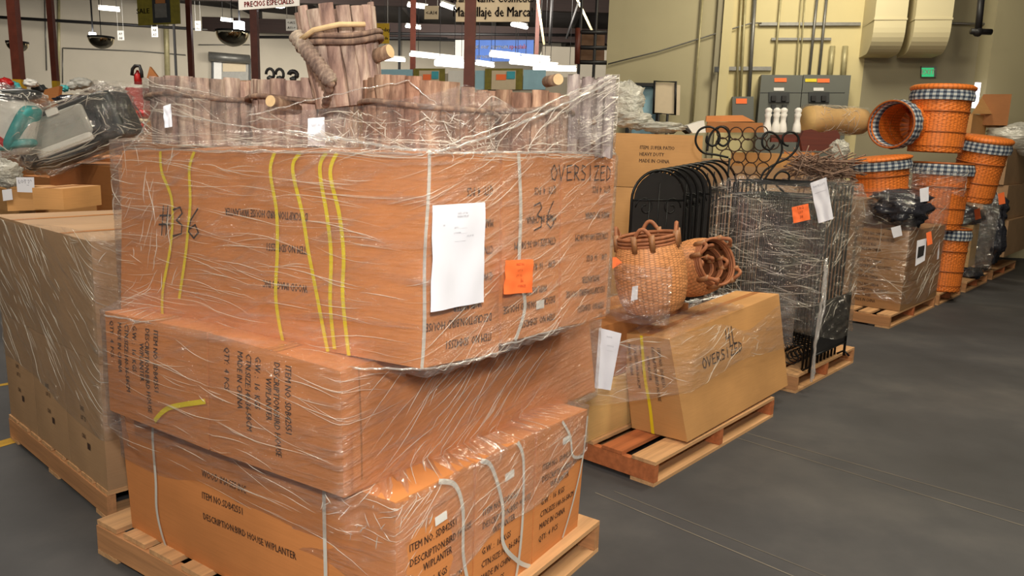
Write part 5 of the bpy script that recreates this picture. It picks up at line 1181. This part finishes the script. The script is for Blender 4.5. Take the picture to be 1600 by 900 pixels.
for lb, a, m_ in (('pale blue board between the bucket planter and the left poster', (581, 110, 645, 134), 'skyblue'), ('bright blue-white board just right of the thick red column', (742, 112, 757, 140), 'skyblue'), ('white board left of the thick red column', (700, 112, 726, 140), 'white'), ('pale blue board right of the right poster', (817, 111, 852, 140), 'skyblue')):
    sign(lb, a[0], a[1], a[2], a[3], 15.59, m_, wires=False, name='display_board')
# beige block and caged lift at the right of the gap
a, b = PY(848, 72, 24), PY(906, 72, 24); mb = MB(); mb.hexa([V((x, y, z)) for z in (0, a.z) for x, y in ((a.x, 24), (b.x+1, 24), (b.x+1, 27), (a.x, 27))]); structure(mb.build('wall_office_block', M['wall_w']))
M['cage_brown'] = plain('brown_wire_glass', srgb(92, 62, 36), .6)
lf = thing('lift_cage', 'dark brown caged lift platform with a red edge at the corner of the office wall', 'lift', PY(922, 100, 13)); Y = 13.0
wedge('cage_back', '', '', [(904, 50), (945, 52), (944, 99), (903, 96)], Y+.3, .04, 'cage_brown', lf)
for v in (50, 74, 97): mb = MB(); mb.tube([PY(901, v, Y), PY(948, v+1, Y)], .035, 6); mb.build('rail', M['black'], lf)
mb = MB(); mb.tube([PY(903, 44, Y-.02), PY(902, 100, Y-.02)], .045, 6); mb.build('red_post', M['column'], lf)
for u in (909, 933):
    p = PY(u, 0, Y); mb = MB(); mb.tube([V((p.x, Y, 6.2)), V((p.x, Y, .0))], .025, 6); mb.build('mast', M['black'], lf)
for pts in (((840, 0), (850, 70)), ((900, -5), (925, 48)), ((862, -5), (858, 70)), ((905, 0), (885, 60))):
    mb = MB(); mb.tube([PY(*pts[0], 18), PY(*pts[1], 18)], .03, 5); o = mb.build('trim_%d' % (70+pts[0][0]), M['duct' if pts[0][0] in (840, 900) else 'black']); structure(o)
# roller door on the left wall
root = thing('roller_door', 'grey roller door with a rolled hood on the left wall', 'roller door', FLW(360, 130, .2))
def flbox(name, u0, v0, u1, v1, dep, mat, parent, off=.02):
    n = V((.54, -1, 0)).normalized()*dep; a, b, c, d = FLW(u0, v1, off), FLW(u1, v1, off), FLW(u1, v0, off), FLW(u0, v0, off); mb = MB(); mb.hexa([a+n, b+n, b, a, d+n, c+n, c, d]); return mb.build(name, M[mat], parent)
flbox('door_curtain', 332, 95, 388, 150, .1, 'steel', root); flbox('white_panel', 331, 97, 346, 125, .02, 'white', root, .14); flbox('opening', 348, 99, 384, 112, .02, 'cream', root, .14)
mb = MB(); mb.tube([FLW(326, 88, .4), FLW(390, 93, .4)], .17, 14); mb.build('rolled_hood', M['steel'], root)
for u in (330, 388): flbox('guide_rail', u, 92, u+3, 150, .15, 'darkgrey', root)
for i, (pts, r) in enumerate((([(0, 27), (120, 34), (300, 45), (400, 50)], .03), ([(98, 75), (220, 80), (290, 86)], .02), ([(98, 75), (98, 130)], .02), ([(92, 0), (92, 130)], .05), ([(258, 0), (262, 130)], .10), ([(70, 0), (73, 110)], .02), ([(310, 70), (390, 70)], .02))):
    mb = MB(); mb.tube([FLW(u, v, .08) for u, v in pts], r, 6); structure(mb.build('trim_%d' % (80+i), M['pipe' if i in (3, 4) else 'steel']))
# ================================================================== LEFT BACKGROUND GOODS
mb = MB(); a, b = PY(560, 111, 15.7), PY(905, 111, 15.7); mb.hexa([V((x, y, z)) for z in (0, a.z) for x, y in ((a.x, 15.62), (b.x, 15.62), (b.x, 15.75), (a.x, 15.75))]); structure(mb.build('wall_partition', M['wall_w']))
for i, (u, v0, v1, Y, w, d, mt, lb) in enumerate((
   (190, 345, 262, 4.9, .8, 1.3, 'card_dark', 'brown carton behind the small plain carton, lower one'), (200, 300, 250, 5.6, 1.0, 1.3, 'card', 'orange-brown carton behind the left stack, upper one'),
   (60, 380, 303, 4.9, .5, .9, 'card_tan', 'tan carton under the shiny bags at the left edge'), (12, 330, 296, 4.7, .25, .3, 'card_tan', 'small tan carton with a white label at the left edge'))):
    cart(lb, u, v0, v1, Y, w, d, mt)
p = PY(120, 330, 6.2)
for i, (u, Y) in enumerate(((60, 6.2), (150, 6.6), (20, 10.2), (130, 10.4), (215, 8.2), (75, 10.3))):
    q = PY(u, 250, Y); c = corner8((q.x+.5, q.y), radians(60), 1.2, 1.0, 0, [1.25, 1.3, 2.05, 2.10, 1.9, 2.08][i]); Carton('large_carton', 'large brown carton under the left background goods, ' + ['front left', 'front middle', 'rear left', 'rear middle', 'rear right', 'rear between'][i], c, M['card_tan' if i % 2 else 'card_dark'], n=4, seam=False, tape=False, seed=90+i)
sheet('slip', 'white slip on the shiny film at the left edge', 'paper', [PY(*p, 4.4) for p in ((27, 300), (54, 301), (53, 277), (25, 277))], 'paper', n=3, lines=[('LOT 22', .03, .5, .6), ('-----', .03, .5, .4)]); sheet('slip', 'white label on the small tan carton at the left edge', 'paper', [PY(*p, 4.4) for p in ((5, 314), (20, 312), (18, 295), (3, 297))], 'paper', n=3)
# wrapped pale appliance
def rbox(root, name, cen, ex, ey, ez, sx, sy, sz, mat, pw=10):
    mb = MB()
    def f(u, v):
        a = 2*pi*u; b = pi*(v-.5); sg_ = lambda x: (1 if x >= 0 else -1)*abs(x)**(2/pw)
        return cen+ex*(sx*sg_(cos(a))*sg_(cos(b)))+ey*(sy*sg_(sin(a))*sg_(cos(b)))+ez*(sz*sg_(sin(b)))
    mb.grid(f, 40, 20, closeu=True); return mb.build(name, M[mat], root)
Y = 5.2; cen = PY(122, 205, Y); ex = (PY(205, 180, Y)-PY(45, 240, Y)).normalized(); fy = V((.2, 1, .1)); ez = ex.cross(V((0, 1, 0))).normalized()*-1
if ez.z < 0: ez = -ez
ey = ez.cross(ex)
k = Y/FPX; root = thing('moulded_case', 'pale grey and charcoal moulded case tilted up under clear plastic, left of the nearest stack', 'moulded case', cen)
rbox(root, 'charcoal_shell', cen, ex, ey, ez, 84*k, .16, 38*k, 'darkgrey'); rbox(root, 'pale_front_panel', cen+ex*-12*k-ey*.05+ez*6*k, ex, ey, ez, 55*k, .13, 24*k, 'grey'); rbox(root, 'lower_trim', cen+ex*-8*k-ey*.10-ez*20*k, ex, ey, ez, 46*k, .08, 7*k, 'white')
rbox(root, 'maker_plate', cen+ex*-2*k-ey*.185+ez*29*k, ex, ey, ez, 9*k, .01, 5*k, 'white')
mb = MB()
def bagf(u, v, S=(90, .20, 46), pw=4.5):
    a = 2*pi*u; b = pi*(v-.5); sg_ = lambda x: (1 if x >= 0 else -1)*abs(x)**(2/pw)
    X, Y_, Z_ = sg_(cos(a))*sg_(cos(b)), sg_(sin(a))*sg_(cos(b)), sg_(sin(b)); q = V((X, Y_, Z_)); n_ = 1+.16*noise.noise(q*2.1+V((3, 1, 4)))+.10*abs(noise.noise(q*7))
    return cen+ex*(S[0]*k*X*n_)+ey*(S[1]*Y_*n_)+ez*(S[2]*k*Z_*n_)
mb.grid(bagf, 80, 50, closeu=True, uvf=lambda u, v: (u*1.6, v*.8)); o = tag(mb.build('clear_plastic_bag', M['film_top']), 'clear plastic bag over the tilted pale moulded case', 'bag'); glint_creases_on(o, bagf, 150, .0015, .004, .16, 3)
cen = PY(20, 195, 5.0); root = thing('printed_play_set', 'white board with teal and red print bagged at the left edge', 'boxed toy', cen); k = 5/FPX
rbox(root, 'white_body', cen, V((.95, 0, -.3)).normalized(), V((0, 1, 0)), V((.3, 0, .95)).normalized(), 36*k, .12, 42*k, 'white', 4); rbox(root, 'teal_print', cen+V((24*k, -.06, -.02)), V((.5, 0, .86)), V((0, 1, 0)), V((-.86, 0, .5)), 38*k, .10, 8*k, 'teal', 4); rbox(root, 'red_print', cen+V((-2*k, -.07, -26*k)), V((.8, 0, -.6)), V((0, 1, 0)), V((.6, 0, .8)), 13*k, .08, 7*k, 'red', 3); rbox(root, 'teal_corner', cen+V((12*k, -.05, -30*k)), V((.9, 0, .2)), V((0, 1, 0)), V((-.2, 0, .9)), 26*k, .09, 7*k, 'teal', 4); rbox(root, 'dark_top', cen+V((0, 0, 44*k)), V((1, 0, .1)), V((0, 1, 0)), V((-.1, 0, 1)), 40*k, .14, 8*k, 'darkgrey', 3)
ex, ey, ez = V((.97, 0, -.2)), V((0, 1, 0)), V((.2, 0, .97)); mb = MB(); mb.grid(lambda u, v: bagf(u, v, (44, .17, 54)), 80, 50, closeu=True, uvf=lambda u, v: (u*1.2, v*.9))
o = mb.build('clear_plastic_bag', M['film_top']); tag(o, 'clear plastic bag over the teal and white printed toy at the left edge', 'bag'); glint_creases_on(o, lambda u, v: bagf(u, v, (44, .17, 54)), 120, .0015, .004, .16, 4)
lump('clear_plastic_bag', 'yellowish crumpled bag at the left edge above the small tan carton', 'bag', 8, 272, 4.6, 24, 20, 'plastic_bag', 21, .35); lump('dark_wrapped_bundle', 'dark round bundle in shiny film right of the tilted case', 'bundle', 183, 183, 6.0, 26, 27, 'blackbag', 22, .25)
lump('dark_wrapped_bundle', 'long black bundle in film above the tilted case', 'bundle', 120, 158, 6.0, 32, 9, 'blackbag', 24, .25); lump('dark_wrapped_bundle', 'black bundle in film at the upper left edge', 'bundle', 14, 158, 6.2, 26, 8, 'blackbag', 25, .25)
wedge('cardboard_piece', 'upright torn brown cardboard piece above the left bags', 'cardboard', [(60, 166), (70, 140), (93, 134), (90, 160), (80, 170)], 7.0, .05, 'card_dark'); wedge('cardboard_piece', 'small dark cardboard corner above the red cartons', 'cardboard', [(229, 122), (234, 104), (246, 120), (240, 126)], 9.5, .05, 'card_dark')
for i, (u, v0, v1, Y, w, d, mt, lb) in enumerate(((200, 170, 136, 9.0, .42, .38, 'card_red', 'left reddish printed carton under film near the fire extinguisher'), (240, 178, 134, 8.9, .4, .25, 'card_green', 'olive printed carton beside the reddish one'), (238, 150, 132, 9.4, .35, .3, 'card_red', 'right reddish printed carton behind the olive one'))): cart(lb, u, v0, v1, Y, w, d, mt, 30)
rp = hull([(PY(u, 150, Yq).x, Yq) for u in (150, 246) for Yq in (8.6, 9.6)]); film('stretch_wrap', 'shiny clear film round the reddish printed cartons', [(1.7, rp), (2.3, rp)], [], 1.7, lambda t: 2.2, M['film_far'], n=80, m=24, seed=30, off=.01, wr=.03)
root = thing('fire_extinguisher', 'red bottle with a curled black hose standing on the reddish cartons', 'extinguisher', PY(215, 130, 9.0)); k = 9/FPX
mb = MB(); mb.lathe([(0, 0), (5.5*k, 0), (5.5*k, 14*k), (2.5*k, 18*k), (1.8*k, 21*k), (0, 21*k)], Matrix.Translation(PY(216, 132, 9)), 18); mb.build('bottle', M['red'], root)
mb = MB(); mb.tube([PY(*p, 8.95) for p in ((206, 118), (207, 108), (211, 103), (218, 103), (221, 112), (222, 122))], .02, 6); mb.build('hose', M['black'], root)
lump('red_bag', 'red cloth bundle right of the dark round bundle', 'bundle', 224, 178, 7.2, 13, 6, 'red', 31); lump('red_bag', 'lower red bundle next to the nearest stack', 'bundle', 219, 200, 7.0, 9, 7, 'red', 32); lump('white_bundle', 'cream strip of goods between the two red bundles', 'bundle', 222, 190, 7.1, 13, 4, 'cream', 33)
rr = random.Random(11)
spec = [(8, 132, 12, 9, 'red', 'dull red'), (22, 136, 9, 8, 'teal', 'teal'), (48, 130, 10, 6, 'white', 'white'), (62, 140, 10, 8, 'darkgrey', 'charcoal'), (100, 138, 7, 5, 'teal', 'small teal'), (112, 134, 8, 6, 'grey', 'light grey'), (128, 131, 15, 9, 'grey', 'wide pale grey'), (140, 140, 9, 5, 'white', 'low white'), (52, 148, 16, 5, 'grey', 'flat grey'), (36, 144, 8, 5, 'card_red', 'rusty'), (104, 150, 12, 4, 'cream', 'cream'), (10, 145, 12, 5, 'card_tan', 'tan')]
for i, (u, v, su, sv, mt, cn_) in enumerate(spec): lump('bagged_goods', cn_+' bagged goods in the far left pile below the wall', 'bagged goods', u, v, 10+.2*(i % 4), su, sv, mt, 40+i, .35, 2.4, group='bagged goods in the far left pile')
for i, (u, lb) in enumerate(((422, 'left'), (437, 'middle'), (458, 'right'))):
    Yq = 10.9; p = PY(u, 121, Yq); p.z = 2.43; root = thing('black_hand_tool', 'curled black handle sticking up behind the log planters, %s one' % lb, 'tool handle', p, 0, 'black curled handles behind the planters'); mb = MB(); k = Yq/FPX
    mb.tube([p+V((6*k*cos(t), 0, 8*k+8*k*sin(t)*(.6 if i == 2 else 1))) for t in [j*.5-.8 for j in range(9)]], 2.2*k*(1.6 if i == 2 else 1), 6); mb.build('handle_loop', M['black'], root)
    mb = MB(); mb.blob(p+V((0, 0, 2*k)), (5*k, 4*k, 4*k), i, .2); mb.build('grip_base', M['darkgrey'], root)
for i, (u, Y) in enumerate(((330, 10.6), (450, 10.6), (640, 13), (760, 13))):
    q = PY(u, 140, Y); c = corner8((q.x+.5, q.y), radians(70), 1.6, 1.0, 0, [2.36, 2.42, 1.9, 1.9][i]); Carton('large_carton', 'tan carton mass glimpsed behind the log planters, ' + ['leftmost', 'second from left', 'third from left', 'rightmost'][i], c, M['card_grey'], n=3, seam=False, tape=False, seed=100+i)
